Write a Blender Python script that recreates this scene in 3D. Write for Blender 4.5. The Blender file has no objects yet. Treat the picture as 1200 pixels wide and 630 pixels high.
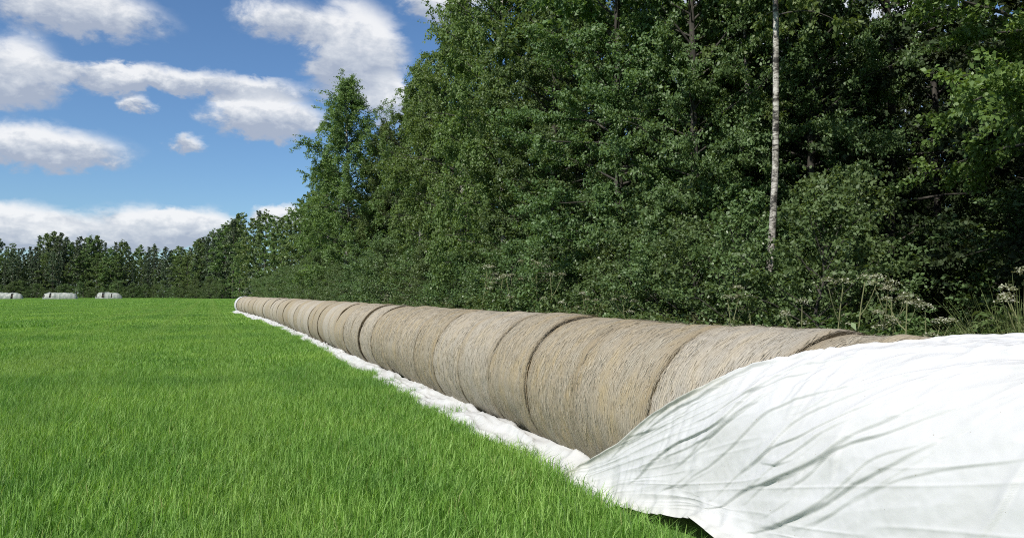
import bpy, math, random
import numpy as np
from mathutils import Vector

sc = bpy.context.scene
R = math.radians
# ------------------------------------------------------------------ camera
YAW = R(21.4)
cd = bpy.data.cameras.new('camera'); cam = bpy.data.objects.new('camera', cd)
sc.collection.objects.link(cam)
cd.sensor_width = 36; cd.lens = 27.0; cd.clip_start = .05; cd.clip_end = 6000
cam.location = (0, 0, 1.5)
cam.rotation_euler = (R(90) + math.atan(29 / 900), 0, -YAW)
sc.camera = cam
# ------------------------------------------------------------------ light
SUN_EL, SUN_AZ = R(42), R(240)          # azimuth clockwise from +Y (the row of bales runs along +Y)
sdir = Vector((math.sin(SUN_AZ) * math.cos(SUN_EL), math.cos(SUN_AZ) * math.cos(SUN_EL), math.sin(SUN_EL)))
sl = bpy.data.lights.new('sun', 'SUN'); sun = bpy.data.objects.new('sun', sl)
sc.collection.objects.link(sun)
sl.energy = 4.3; sl.angle = R(.53); sl.color = (1, .95, .87)
sun.rotation_euler = sdir.to_track_quat('Z', 'Y').to_euler()
sun.location = (0, 0, 40)
sc.view_settings.view_transform = 'Standard'; sc.view_settings.look = 'None'
sc.view_settings.exposure = 0.5; sc.view_settings.gamma = 1
sc.cycles.use_denoising = False
sc.cycles.pixel_filter_type = 'BLACKMAN_HARRIS'; sc.cycles.filter_width = 1.05
sc.cycles.max_bounces = 6; sc.cycles.diffuse_bounces = 3; sc.cycles.glossy_bounces = 2
sc.cycles.transmission_bounces = 4; sc.cycles.transparent_max_bounces = 8
sc.cycles.caustics_reflective = False; sc.cycles.caustics_refractive = False

# ------------------------------------------------------------------ sky
SKY = .071
world = bpy.data.worlds.new('World'); sc.world = world; world.use_nodes = True
world.cycles.sampling_method = 'MANUAL'; world.cycles.sample_map_resolution = 256
wt = world.node_tree; wt.nodes.clear()
def N(t, kind, **kw):
    n = t.nodes.new(kind)
    for k, v in kw.items(): setattr(n, k, v)
    return n
def math_n(t, op, a, b=None, c=None, clamp=False):
    n = N(t, 'ShaderNodeMath', operation=op, use_clamp=clamp)
    for i, v in enumerate((a, b, c)):
        if v is None: continue
        if isinstance(v, (int, float)): n.inputs[i].default_value = v
        else: t.links.new(v, n.inputs[i])
    return n.outputs[0]
def mix_rgb(t, fac, a, b, mode='MIX'):
    n = N(t, 'ShaderNodeMix', data_type='RGBA', blend_type=mode)
    for s, v in ((n.inputs[0], fac), (n.inputs[6], a), (n.inputs[7], b)):
        if isinstance(v, (int, float)): s.default_value = v
        elif isinstance(v, tuple): s.default_value = (*v[:3], 1)
        else: t.links.new(v, s)
    return n.outputs[2]
sky = N(wt, 'ShaderNodeTexSky', sky_type='NISHITA', sun_disc=False)
sky.sun_elevation = SUN_EL; sky.sun_rotation = SUN_AZ
sky.air_density = 1.0; sky.dust_density = .35; sky.ozone_density = 2.2; sky.altitude = 100
tc = N(wt, 'ShaderNodeTexCoord')
sep = N(wt, 'ShaderNodeSeparateXYZ'); wt.links.new(tc.outputs['Generated'], sep.inputs[0])
# camera-independent directions: azimuth and elevation in degrees
az = math_n(wt, 'MULTIPLY', math_n(wt, 'ARCTAN2', sep.outputs[0], sep.outputs[1]), 57.2958)
el = math_n(wt, 'MULTIPLY', math_n(wt, 'ARCSINE', sep.outputs[2]), 57.2958)
def noise_w(scale, detail, rough, dist=0., vec=None):
    n = N(wt, 'ShaderNodeTexNoise'); n.inputs['Scale'].default_value = scale
    n.inputs['Detail'].default_value = detail; n.inputs['Roughness'].default_value = rough
    n.inputs['Distortion'].default_value = dist
    wt.links.new(vec or tc.outputs['Generated'], n.inputs['Vector']); return n
vm = N(wt, 'ShaderNodeVectorMath', operation='MULTIPLY'); vm.inputs[1].default_value = (1, 1, 1.7)
wt.links.new(tc.outputs['Generated'], vm.inputs[0])
n1 = noise_w(14, 8, .62, .3, vm.outputs[0])
n2 = noise_w(46, 6, .6, .2, vm.outputs[0])
def d_of(px, py):      # azimuth / elevation of a cloud, from where it hangs in the view
    a = math.degrees(math.atan((px - 600) / 900) + YAW)
    e = math.degrees(math.atan((344 - py) / math.hypot(900, px - 600)))
    return a, e
clouds = [  # px, py, half-width deg, half-height up, half-height down, weight
    (150, 272, 5.2, 2.4, 1.6, 1.0), (15, 268, 4.4, 2.2, 1.8, 1.0), (230, 270, 4.0, 1.9, 1.6, 1.0), (335, 258, 2.6, 1.4, 1.2, .9),
    (-120, 262, 7.0, 2.4, 1.9, 1.0), (85, 284, 7.5, 1.3, 1.0, .9),
    (45, 175, 6.6, 2.0, 1.6, .95), (310, 138, 5.2, 1.9, 1.9, 1.05), (230, 98, 10.5, 1.3, 1.0, .78), (415, 62, 4.6, 4.4, 4.0, 1.1),
    (455, 120, 3.0, 2.4, 2.0, .9), (10, 88, 3.2, 3.4, 2.6, 1.0), (120, 92, 4.0, 1.4, 1.2, .8), (210, 167, 1.9, .8, .8, .72), (157, 121, 1.7, .7, .6, .62),
    (525, 2, 4.0, 1.5, 1.8, .95), (330, 22, 4.5, 1.8, 1.8, .7), (80, 10, 7.0, 2.4, 2.0, .9)]
lobes = [(*d_of(c[0], c[1]), *c[2:]) for c in clouds]
g = bpy.data.node_groups.new('cloud_lobe', 'ShaderNodeTree')
for nm in ('az', 'el', 'a0', 'e0', 'sa', 'su', 'sd', 'wt'): g.interface.new_socket(nm, in_out='INPUT', socket_type='NodeSocketFloat')
for nm in ('dens', 'lit'): g.interface.new_socket(nm, in_out='OUTPUT', socket_type='NodeSocketFloat')
gi = N(g, 'NodeGroupInput'); go = N(g, 'NodeGroupOutput'); I = gi.outputs
da = math_n(g, 'SUBTRACT', I['az'], I['a0'])
da = math_n(g, 'WRAP', da, -180, 180)
da = math_n(g, 'DIVIDE', da, I['sa'])
de = math_n(g, 'SUBTRACT', I['el'], I['e0'])
up = math_n(g, 'DIVIDE', math_n(g, 'MAXIMUM', de, 0.), I['su'])
dn = math_n(g, 'DIVIDE', math_n(g, 'MINIMUM', de, 0.), I['sd'])
v = math_n(g, 'ADD', up, dn)
d2 = math_n(g, 'ADD', math_n(g, 'MULTIPLY', da, da), math_n(g, 'MULTIPLY', v, v))
dens = math_n(g, 'MULTIPLY', math_n(g, 'MAXIMUM', math_n(g, 'SUBTRACT', 1., math_n(g, 'SQRT', d2)), 0.), I['wt'])
g.links.new(dens, go.inputs['dens'])
g.links.new(math_n(g, 'MULTIPLY', dens, math_n(g, 'MULTIPLY_ADD', v, .62, .45, True)), go.inputs['lit'])
D = L = None
wob = math_n(wt, 'MULTIPLY_ADD', n1.outputs[0], 5.0, -2.5)
az_w = math_n(wt, 'ADD', az, wob)
el_w = math_n(wt, 'ADD', el, math_n(wt, 'MULTIPLY_ADD', n2.outputs[0], 1.6, -.8))
for a, e, sa, su, sd_, w_ in lobes:
    n = N(wt, 'ShaderNodeGroup', node_tree=g)
    wt.links.new(az_w, n.inputs['az']); wt.links.new(el_w, n.inputs['el'])
    for k, val in zip(('a0', 'e0', 'sa', 'su', 'sd', 'wt'), (a, e, sa, su, sd_, w_)): n.inputs[k].default_value = val
    D = n.outputs[0] if D is None else math_n(wt, 'ADD', D, n.outputs[0])
    L = n.outputs[1] if L is None else math_n(wt, 'ADD', L, n.outputs[1])
# the same broken cumulus goes on round the rest of the sky
n3 = noise_w(3.2, 3, .5, .0, vm.outputs[0])
off = math_n(wt, 'ABSOLUTE', math_n(wt, 'WRAP', math_n(wt, 'SUBTRACT', az, 2.), -180, 180))
aside = N(wt, 'ShaderNodeMapRange', interpolation_type='SMOOTHSTEP'); wt.links.new(off, aside.inputs[0]); aside.inputs[1].default_value = 24; aside.inputs[2].default_value = 40
high = N(wt, 'ShaderNodeMapRange', interpolation_type='SMOOTHSTEP'); wt.links.new(el, high.inputs[0]); high.inputs[1].default_value = 24; high.inputs[2].default_value = 34
rest = math_n(wt, 'MULTIPLY', math_n(wt, 'MAXIMUM', aside.outputs[0], high.outputs[0]), math_n(wt, 'MULTIPLY', math_n(wt, 'SUBTRACT', n3.outputs[0], .47), 5., clamp=True))
D = math_n(wt, 'ADD', D, rest); L = math_n(wt, 'ADD', L, math_n(wt, 'MULTIPLY', rest, .6))
lit = math_n(wt, 'DIVIDE', L, math_n(wt, 'MAXIMUM', D, .001))
fb = math_n(wt, 'ADD', math_n(wt, 'MULTIPLY_ADD', n1.outputs[0], 1.5, -.75), math_n(wt, 'MULTIPLY_ADD', n2.outputs[0], .9, -.45))
cov = math_n(wt, 'ADD', math_n(wt, 'MINIMUM', math_n(wt, 'MULTIPLY', D, 2.0), 1.1), math_n(wt, 'MULTIPLY', fb, math_n(wt, 'MINIMUM', math_n(wt, 'MULTIPLY', D, 4.), 1.)))
mr = N(wt, 'ShaderNodeMapRange', interpolation_type='SMOOTHSTEP')
wt.links.new(cov, mr.inputs[0]); mr.inputs[1].default_value = .06; mr.inputs[2].default_value = .95
shade = math_n(wt, 'ADD', math_n(wt, 'MULTIPLY_ADD', lit, 1.7, -.38), math_n(wt, 'MULTIPLY_ADD', n1.outputs[0], .9, -.45))
shade = math_n(wt, 'ADD', shade, math_n(wt, 'MULTIPLY_ADD', n2.outputs[0], .7, -.35), clamp=True)
cr = N(wt, 'ShaderNodeValToRGB')
cr.color_ramp.elements[0].position = .05; cr.color_ramp.elements[0].color = (.29, .33, .41, 1)
cr.color_ramp.elements[1].position = .85; cr.color_ramp.elements[1].color = (.66, .665, .675, 1)
m_ = cr.color_ramp.elements.new(.45); m_.color = (.44, .47, .52, 1)
wt.links.new(shade, cr.inputs[0])
cl_col = mix_rgb(wt, 1., cr.outputs[0], (1 / SKY,) * 3, 'MULTIPLY')
blue = mix_rgb(wt, 1., sky.outputs[0], (.76, .98, 1.20), 'MULTIPLY')
fac = math_n(wt, 'MULTIPLY', mr.outputs[0], .93)
bg = N(wt, 'ShaderNodeBackground'); bg.inputs[1].default_value = SKY
wt.links.new(mix_rgb(wt, fac, blue, cl_col), bg.inputs[0])
wo = N(wt, 'ShaderNodeOutputWorld'); wt.links.new(bg.outputs[0], wo.inputs[0])

# ------------------------------------------------------------------ helpers
col = sc.collection
def tag(o, label=None, cat=None, group=None, kind=None):
    if label: o['label'] = label
    if cat: o['category'] = cat
    if group: o['group'] = group
    if kind: o['kind'] = kind
    return o
def make_mesh(name, verts, faces, mat=None, attrs=None, smooth=False, uv=None):
    """faces: (n,k) int array, all with k corners"""
    verts = np.asarray(verts, np.float32); faces = np.asarray(faces, np.int32)
    me = bpy.data.meshes.new(name)
    me.vertices.add(len(verts)); me.vertices.foreach_set('co', verts.ravel())
    k = faces.shape[1]
    me.loops.add(faces.size); me.loops.foreach_set('vertex_index', faces.ravel())
    me.polygons.add(len(faces)); me.polygons.foreach_set('loop_start', np.arange(0, faces.size, k, dtype=np.int32))
    if smooth: me.polygons.foreach_set('use_smooth', np.ones(len(faces), bool))
    if uv is not None:
        l = me.uv_layers.new(name='UVMap'); l.data.foreach_set('uv', np.asarray(uv, np.float32)[faces.ravel()].ravel())
    for an, av in (attrs or {}).items():
        a = me.attributes.new(an, 'FLOAT', 'POINT'); a.data.foreach_set('value', np.asarray(av, np.float32))
    me.update(calc_edges=True); me.validate()
    if mat: me.materials.append(mat)
    return me
def link(name, me, parent=None, loc=None):
    o = bpy.data.objects.new(name, me); col.objects.link(o)
    if parent is not None: o.parent = parent
    if loc is not None: o.location = loc
    return o
def at(px, X):          # where the sight line through image column px crosses the line x = X
    a = math.atan((px - 600) / 900) + YAW
    return X, X / math.tan(a)

def _h(ix, iy, iz, seed):
    n = (ix.astype(np.int64) * 374761393 + iy.astype(np.int64) * 668265263 + iz.astype(np.int64) * 2147483647 + seed * 144665) & 0xffffffff
    n = ((n ^ (n >> 13)) * 1274126177) & 0xffffffff
    n = ((n ^ (n >> 16)) * 2246822519) & 0xffffffff
    return ((n ^ (n >> 15)) & 0xffffff) / float(0xffffff)
def vnoise(x, y, z=0., seed=0):
    x, y, z = np.broadcast_arrays(np.asarray(x, float), np.asarray(y, float), np.asarray(z, float))
    x0, y0, z0 = np.floor(x), np.floor(y), np.floor(z)
    fx, fy, fz = x - x0, y - y0, z - z0
    fx = fx * fx * (3 - 2 * fx); fy = fy * fy * (3 - 2 * fy); fz = fz * fz * (3 - 2 * fz)
    r = 0
    for a in (0, 1):
        for b in (0, 1):
            for c in (0, 1):
                r = r + _h(x0 + a, y0 + b, z0 + c, seed) * (fx if a else 1 - fx) * (fy if b else 1 - fy) * (fz if c else 1 - fz)
    return r * 2 - 1
def fbm(x, y, z=0., seed=0, oct=4, gain=.5):
    r = 0; a = 1.; f = 1.
    for k in range(oct):
        r = r + a * vnoise(np.asarray(x) * f, np.asarray(y) * f, np.asarray(z) * f, seed + k * 17); a *= gain; f *= 2.03
    return r

def grid_faces(nu, nv, wrap=False):
    i, j = np.meshgrid(np.arange(nu - 1), np.arange(nv if wrap else nv - 1), indexing='ij')
    j2 = (j + 1) % nv
    return np.stack([i * nv + j, i * nv + j2, (i + 1) * nv + j2, (i + 1) * nv + j], -1).reshape(-1, 4)
def tube(pts, rad, n=6):
    pts = np.asarray(pts, float); rad = np.broadcast_to(rad, len(pts))
    d = np.gradient(pts, axis=0); d /= np.linalg.norm(d, axis=1)[:, None] + 1e-9
    ref = np.where(np.abs(d[:, 2:3]) > .9, np.array([[1., 0, 0]]), np.array([[0, 0, 1.]]))
    a = np.cross(d, ref); a /= np.linalg.norm(a, axis=1)[:, None] + 1e-9
    b = np.cross(d, a); th = np.arange(n) / n * 2 * np.pi
    v = pts[:, None] + rad[:, None, None] * (a[:, None] * np.cos(th)[None, :, None] + b[:, None] * np.sin(th)[None, :, None])
    return v.reshape(-1, 3), grid_faces(len(pts), n, True)
def join(parts):
    V, Fs, o = [], [], 0
    for v, f in parts: V.append(v); Fs.append(f + o); o += len(v)
    return np.concatenate(V), np.concatenate(Fs)

# ------------------------------------------------------------------ materials
def new_mat(name):
    m = bpy.data.materials.new(name); m.use_nodes = True; t = m.node_tree
    b = t.nodes['Principled BSDF']; return m, t, b
def tex_noise(t, scale, detail=4, rough=.55, vec=None, dist=0.):
    n = N(t, 'ShaderNodeTexNoise'); n.inputs['Scale'].default_value = scale; n.inputs['Detail'].default_value = detail
    n.inputs['Roughness'].default_value = rough; n.inputs['Distortion'].default_value = dist
    if vec is not None: t.links.new(vec, n.inputs['Vector'])
    return n
def ramp(t, fac, stops):
    r = N(t, 'ShaderNodeValToRGB'); e = r.color_ramp.elements
    for i, (p, c) in enumerate(stops):
        x = e[i] if i < 2 else e.new(p)
        x.position = p; x.color = (*c, 1)
    t.links.new(fac, r.inputs[0]); return r.outputs[0]
def mapping(t, vec, scale=(1, 1, 1), rot=(0, 0, 0)):
    m = N(t, 'ShaderNodeMapping'); m.inputs['Scale'].default_value = scale; m.inputs['Rotation'].default_value = rot
    t.links.new(vec, m.inputs[0]); return m.outputs[0]

def leaf_mat(name, c_dark, c_mid, c_light, transl=.28, rough=.42, var=.25):
    m, t, b = new_mat(name)
    a = N(t, 'ShaderNodeAttribute', attribute_name='rnd')
    c = ramp(t, a.outputs['Fac'], [(0., c_dark), (.55, c_mid), (1., c_light)])
    oi = N(t, 'ShaderNodeObjectInfo')
    hs = N(t, 'ShaderNodeHueSaturation')
    t.links.new(math_n(t, 'MULTIPLY_ADD', oi.outputs['Random'], .03, .485), hs.inputs['Hue'])
    t.links.new(math_n(t, 'MULTIPLY_ADD', oi.outputs['Random'], var, 1 - var / 2), hs.inputs['Value'])
    t.links.new(c, hs.inputs['Color'])
    b.inputs['Roughness'].default_value = rough
    b.inputs['Specular IOR Level'].default_value = .40
    t.links.new(hs.outputs[0], b.inputs['Base Color'])
    tr = N(t, 'ShaderNodeBsdfTranslucent')
    t.links.new(mix_rgb(t, 1., hs.outputs[0], (1.5, 1.45, .7), 'MULTIPLY'), tr.inputs[0])
    mx = N(t, 'ShaderNodeMixShader'); mx.inputs[0].default_value = transl
    t.links.new(b.outputs[0], mx.inputs[1]); t.links.new(tr.outputs[0], mx.inputs[2])
    t.links.new(mx.outputs[0], t.nodes['Material Output'].inputs[0])
    return m
M = {}
M['alder'] = leaf_mat('alder_leaf', (.058, .097, .037), (.104, .164, .060), (.160, .231, .095), .36, .50)
M['birch'] = leaf_mat('birch_leaf', (0.078, 0.126, 0.037), (0.124, 0.194, 0.062), (0.179, 0.263, 0.092), .40, .50)
M['rowan'] = leaf_mat('rowan_leaf', (.070, .108, .028), (.115, .168, .044), (.165, .225, .064), .36, .48)
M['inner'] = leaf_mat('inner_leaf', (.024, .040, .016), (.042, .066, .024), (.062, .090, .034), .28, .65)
M['weed'] = leaf_mat('weed_leaf', (0.057, 0.097, 0.033), (0.095, 0.149, 0.051), (0.142, 0.200, 0.079))
M['weedgrey'] = leaf_mat('grey_weed_leaf', (.07, .085, .042), (.115, .135, .068), (.17, .185, .10))
M['spruce'] = leaf_mat('spruce_needle', (0.051, 0.081, 0.043), (0.083, 0.121, 0.066), (0.120, 0.164, 0.085), transl=.12)
M['pine'] = leaf_mat('pine_needle', (0.060, 0.089, 0.049), (0.099, 0.137, 0.076), (0.143, 0.187, 0.102), transl=.12)
M['farleaf'] = leaf_mat('far_leaf', (0.080, 0.132, 0.044), (0.127, 0.192, 0.065), (0.179, 0.249, 0.085))

def bark(name, c0, c1, scale=9):
    m, t, b = new_mat(name)
    tcn = N(t, 'ShaderNodeTexCoord')
    n = tex_noise(t, scale, 6, .65, mapping(t, tcn.outputs['Object'], (1, 1, .25)))
    t.links.new(ramp(t, n.outputs[0], [(.35, c0), (.65, c1)]), b.inputs['Base Color'])
    bp = N(t, 'ShaderNodeBump'); bp.inputs['Strength'].default_value = .5; bp.inputs['Distance'].default_value = .02
    t.links.new(n.outputs[0], bp.inputs['Height']); t.links.new(bp.outputs[0], b.inputs['Normal'])
    b.inputs['Roughness'].default_value = .9; return m
M['bark'] = bark('grey_bark', (.020, .018, .014), (.060, .055, .045))
def birch_bark():
    m, t, b = new_mat('birch_bark')
    tcn = N(t, 'ShaderNodeTexCoord')
    n1 = tex_noise(t, 5.5, 6, .7, mapping(t, tcn.outputs['Object'], (1, 1, 2.6)), .6)
    n2 = tex_noise(t, 30, 4, .6, mapping(t, tcn.outputs['Object'], (.5, .5, 2.6)))
    n3 = tex_noise(t, 1.6, 3, .6, mapping(t, tcn.outputs['Object'], (3, 3, 1.2)))
    f = math_n(t, 'ADD', math_n(t, 'MULTIPLY', n1.outputs[0], .5), math_n(t, 'ADD', math_n(t, 'MULTIPLY', n2.outputs[0], .2), math_n(t, 'MULTIPLY', n3.outputs[0], .3)))
    t.links.new(ramp(t, f, [(.455, (.025, .022, .02)), (.50, (.20, .185, .16)), (.57, (.52, .50, .46))]), b.inputs['Base Color'])
    b.inputs['Roughness'].default_value = .7; return m
M['birchbark'] = birch_bark()

def straw_mat():
    m, t, b = new_mat('net_wrapped_straw')
    uvn = N(t, 'ShaderNodeUVMap', uv_map='UVMap')      # u along the wrap in metres, v across the bale in metres
    oi = N(t, 'ShaderNodeObjectInfo')
    sh = N(t, 'ShaderNodeVectorMath', operation='ADD')
    cmb = N(t, 'ShaderNodeCombineXYZ')
    t.links.new(math_n(t, 'MULTIPLY', oi.outputs['Random'], 37.), cmb.inputs[0]); t.links.new(math_n(t, 'MULTIPLY', oi.outputs['Random'], 91.), cmb.inputs[1])
    t.links.new(uvn.outputs[0], sh.inputs[0]); t.links.new(cmb.outputs[0], sh.inputs[1])
    uv = sh.outputs[0]
    a = tex_noise(t, 1, 6, .7, mapping(t, uv, (14, 240, 1), (0, 0, .05)), .4)
    c = tex_noise(t, 1, 6, .7, mapping(t, uv, (22, 280, 1), (0, 0, -.09)), .4)
    d = tex_noise(t, 1, 5, .6, mapping(t, uv, (2.2, 5, 1)))
    e = tex_noise(t, 1, 3, .6, mapping(t, uv, (60, 90, 1), (0, 0, .7)))
    f = math_n(t, 'ADD', math_n(t, 'MULTIPLY', a.outputs[0], .42), math_n(t, 'ADD', math_n(t, 'MULTIPLY', c.outputs[0], .36), math_n(t, 'MULTIPLY', e.outputs[0], .22)))
    fine = ramp(t, f, [(.30, (.085, .070, .047)), (.43, (.216, .187, .139)), (.52, (.300, .267, .206)), (.66, (.44, .403, .322))])
    # weathered grey over the straw yellow, in broad patches
    tone = ramp(t, d.outputs[0], [(.32, (1.10, 1.0, .78)), (.52, (1., .97, .93)), (.72, (.96, .98, 1.0))])
    hs = N(t, 'ShaderNodeHueSaturation')
    t.links.new(math_n(t, 'MULTIPLY_ADD', oi.outputs['Random'], .22, .92), hs.inputs['Value'])
    t.links.new(math_n(t, 'MULTIPLY_ADD', oi.outputs['Random'], -.4, 1.05), hs.inputs['Saturation'])
    t.links.new(mix_rgb(t, 1., fine, tone, 'MULTIPLY'), hs.inputs['Color'])
    # brown, freshly broken straw near the ends of the bale
    ed = N(t, 'ShaderNodeAttribute', attribute_name='edge')
    ef = math_n(t, 'MULTIPLY', ed.outputs['Fac'], math_n(t, 'MULTIPLY_ADD', a.outputs[0], 1.6, -.35), clamp=True)
    t.links.new(mix_rgb(t, ef, hs.outputs[0], (.20, .15, .085)), b.inputs['Base Color'])
    # net threads wound round the bale
    wv = N(t, 'ShaderNodeTexWave', bands_direction='Y'); wv.inputs['Scale'].default_value = 13; wv.inputs['Distortion'].default_value = 1.6
    wv.inputs['Detail'].default_value = 2; wv.inputs['Detail Scale'].default_value = 1.5
    t.links.new(mapping(t, uv, (1, 1, 1), (0, 0, .03)), wv.inputs['Vector'])
    hgt = math_n(t, 'ADD', f, math_n(t, 'MULTIPLY', wv.outputs['Fac'], .30))
    bp = N(t, 'ShaderNodeBump'); bp.inputs['Strength'].default_value = .6; bp.inputs['Distance'].default_value = .02
    t.links.new(hgt, bp.inputs['Height']); t.links.new(bp.outputs[0], b.inputs['Normal'])
    b.inputs['Roughness'].default_value = .85; b.inputs['Specular IOR Level'].default_value = .25
    return m
M['straw'] = straw_mat()
def loose_mat():
    m, t, b = new_mat('loose_straw')
    a = N(t, 'ShaderNodeAttribute', attribute_name='rnd')
    t.links.new(ramp(t, a.outputs['Fac'], [(0, (.14, .105, .055)), (.5, (.30, .26, .19)), (1, (.48, .44, .36))]), b.inputs['Base Color'])
    b.inputs['Roughness'].default_value = .7; return m
M['loose'] = loose_mat()
def film_mat(name='white_film', base=(.60, .61, .625), dirt=.22):
    m, t, b = new_mat(name)
    tcn = N(t, 'ShaderNodeTexCoord')
    n = tex_noise(t, 1.6, 6, .6, tcn.outputs['Object'])
    n3 = tex_noise(t, 26, 4, .65, mapping(t, tcn.outputs['Object'], (1.3, .5, 1.0)))
    sm = ramp(t, n.outputs[0], [(.35, (.52, .515, .485)), (.55, base)])
    at_ = N(t, 'ShaderNodeAttribute', attribute_name='dirt')
    df = math_n(t, 'MULTIPLY', at_.outputs['Fac'], math_n(t, 'MULTIPLY_ADD', n.outputs[0], 1.2, .1), clamp=True)
    c = mix_rgb(t, dirt, base, sm)
    vo = tex_noise(t, 55, 1, .5, tcn.outputs['Object'])
    speck = math_n(t, 'MULTIPLY', math_n(t, 'GREATER_THAN', vo.outputs[0], .80), .6)
    c = mix_rgb(t, df, c, (.42, .41, .31))
    c = mix_rgb(t, speck, c, (.25, .22, .15))
    t.links.new(c, b.inputs['Base Color'])
    bp = N(t, 'ShaderNodeBump'); bp.inputs['Strength'].default_value = .10; bp.inputs['Distance'].default_value = .008
    t.links.new(n3.outputs[0], bp.inputs['Height']); t.links.new(bp.outputs[0], b.inputs['Normal'])
    b.inputs['Roughness'].default_value = .48; b.inputs['Specular IOR Level'].default_value = .35
    tr = N(t, 'ShaderNodeBsdfTranslucent'); tr.inputs[0].default_value = (.62, .62, .60, 1)
    mx = N(t, 'ShaderNodeMixShader'); mx.inputs[0].default_value = .18
    t.links.new(b.outputs[0], mx.inputs[1]); t.links.new(tr.outputs[0], mx.inputs[2])
    t.links.new(mx.outputs[0], t.nodes['Material Output'].inputs[0])
    return m
M['film'] = film_mat()
M['oldfilm'] = film_mat('weathered_film', (.22, .255, .235), .6)

def grass_mat(name, c0, c1, c2, tracks=True):
    m, t, b = new_mat(name)
    a = N(t, 'ShaderNodeAttribute', attribute_name='rnd')
    c = ramp(t, a.outputs['Fac'], [(0, c0), (.42, c1), (.90, c2), (.975, c2), (1., (.30, .31, .13))])
    ge = N(t, 'ShaderNodeNewGeometry')
    n = tex_noise(t, .16, 4, .6, ge.outputs['Position'])
    n2 = tex_noise(t, 1.1, 3, .6, ge.outputs['Position'])
    hs = N(t, 'ShaderNodeHueSaturation')
    f = math_n(t, 'ADD', math_n(t, 'MULTIPLY', n.outputs[0], .65), math_n(t, 'MULTIPLY', n2.outputs[0], .35))
    t.links.new(math_n(t, 'MULTIPLY_ADD', f, -.11, .553), hs.inputs['Hue'])
    t.links.new(math_n(t, 'MULTIPLY_ADD', f, 1.8, .14), hs.inputs['Value'])
    t.links.new(c, hs.inputs['Color'])
    out = hs.outputs[0]
    if tracks:      # paler, trodden crop: two wheel marks along the row and one thin patch
        sp = N(t, 'ShaderNodeSeparateXYZ'); t.links.new(ge.outputs['Position'], sp.inputs[0])
        x, y = sp.outputs[0], sp.outputs[1]
        wob = math_n(t, 'MULTIPLY_ADD', n.outputs[0], .5, -.25)
        tot = None
        for cx, hw in ((.3, .6), (-1.9, .6), (-5.7, .4), (-4.0, .4)):
            u = math_n(t, 'ABSOLUTE', math_n(t, 'SUBTRACT', math_n(t, 'ADD', x, wob), cx))
            k = math_n(t, 'SUBTRACT', 1., math_n(t, 'DIVIDE', u, hw), clamp=True)
            tot = k if tot is None else math_n(t, 'MAXIMUM', tot, k)
        far = N(t, 'ShaderNodeMapRange'); t.links.new(y, far.inputs[0]); far.inputs[1].default_value = 12; far.inputs[2].default_value = 70; far.inputs[3].default_value = .30
        tot = math_n(t, 'MULTIPLY', tot, far.outputs[0])
        px_ = math_n(t, 'DIVIDE', math_n(t, 'ADD', x, 3.1), 1.5); py_ = math_n(t, 'DIVIDE', math_n(t, 'SUBTRACT', y, 18.3), 4.5)
        dd = math_n(t, 'SQRT', math_n(t, 'ADD', math_n(t, 'MULTIPLY', px_, px_), math_n(t, 'MULTIPLY', py_, py_)))
        patch = math_n(t, 'MULTIPLY', math_n(t, 'SUBTRACT', 1., dd, clamp=True), math_n(t, 'MULTIPLY', n2.outputs[0], 3.0), clamp=True)
        tot = math_n(t, 'MULTIPLY', math_n(t, 'MAXIMUM', tot, patch), .85, clamp=True)
        out = mix_rgb(t, tot, out, (.21, .33, .085))
    b.inputs['Roughness'].default_value = .5; b.inputs['Specular IOR Level'].default_value = .25
    t.links.new(out, b.inputs['Base Color'])
    tr = N(t, 'ShaderNodeBsdfTranslucent')
    t.links.new(mix_rgb(t, 1., out, (1.35, 1.4, .6), 'MULTIPLY'), tr.inputs[0])
    mx = N(t, 'ShaderNodeMixShader'); mx.inputs[0].default_value = .42
    t.links.new(b.outputs[0], mx.inputs[1]); t.links.new(tr.outputs[0], mx.inputs[2])
    t.links.new(mx.outputs[0], t.nodes['Material Output'].inputs[0])
    return m
M['grass'] = grass_mat('field_grass', (.039, .106, .013), (.135, .288, .044), (.285, .455, .13))
M['verge'] = grass_mat('verge_grass', (.045, .080, .018), (.075, .120, .028), (.15, .17, .06), False)

def ground_mat(name, c0, c1, s):
    m, t, b = new_mat(name)
    ge = N(t, 'ShaderNodeNewGeometry')
    n = tex_noise(t, s, 8, .65, ge.outputs['Position'])
    t.links.new(ramp(t, n.outputs[0], [(.3, c0), (.7, c1)]), b.inputs['Base Color'])
    b.inputs['Roughness'].default_value = .95
    bp = N(t, 'ShaderNodeBump'); bp.inputs['Distance'].default_value = .05; t.links.new(n.outputs[0], bp.inputs['Height']); t.links.new(bp.outputs[0], b.inputs['Normal'])
    return m
M['soil'] = ground_mat('field_soil', (.050, .118, .014), (.090, .185, .024), 2.2)
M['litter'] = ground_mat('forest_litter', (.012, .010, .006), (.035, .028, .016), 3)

# ------------------------------------------------------------------ the ground
def sheet_rect(name, x0, x1, y0, y1, z, mat, n=2):
    xs, ys = np.linspace(x0, x1, n), np.linspace(y0, y1, n)
    v = np.array([(x, y, z) for x in xs for y in ys])
    o = link(name, make_mesh(name, v, grid_faces(n, n)[:, ::-1], mat)); return tag(o, kind='structure')
sheet_rect('field_ground', -2500, 2500, -800, 3000, 0, M['soil'])
sheet_rect('forest_floor', 6.6, 70, -30, 150, .004, M['litter'])

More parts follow.
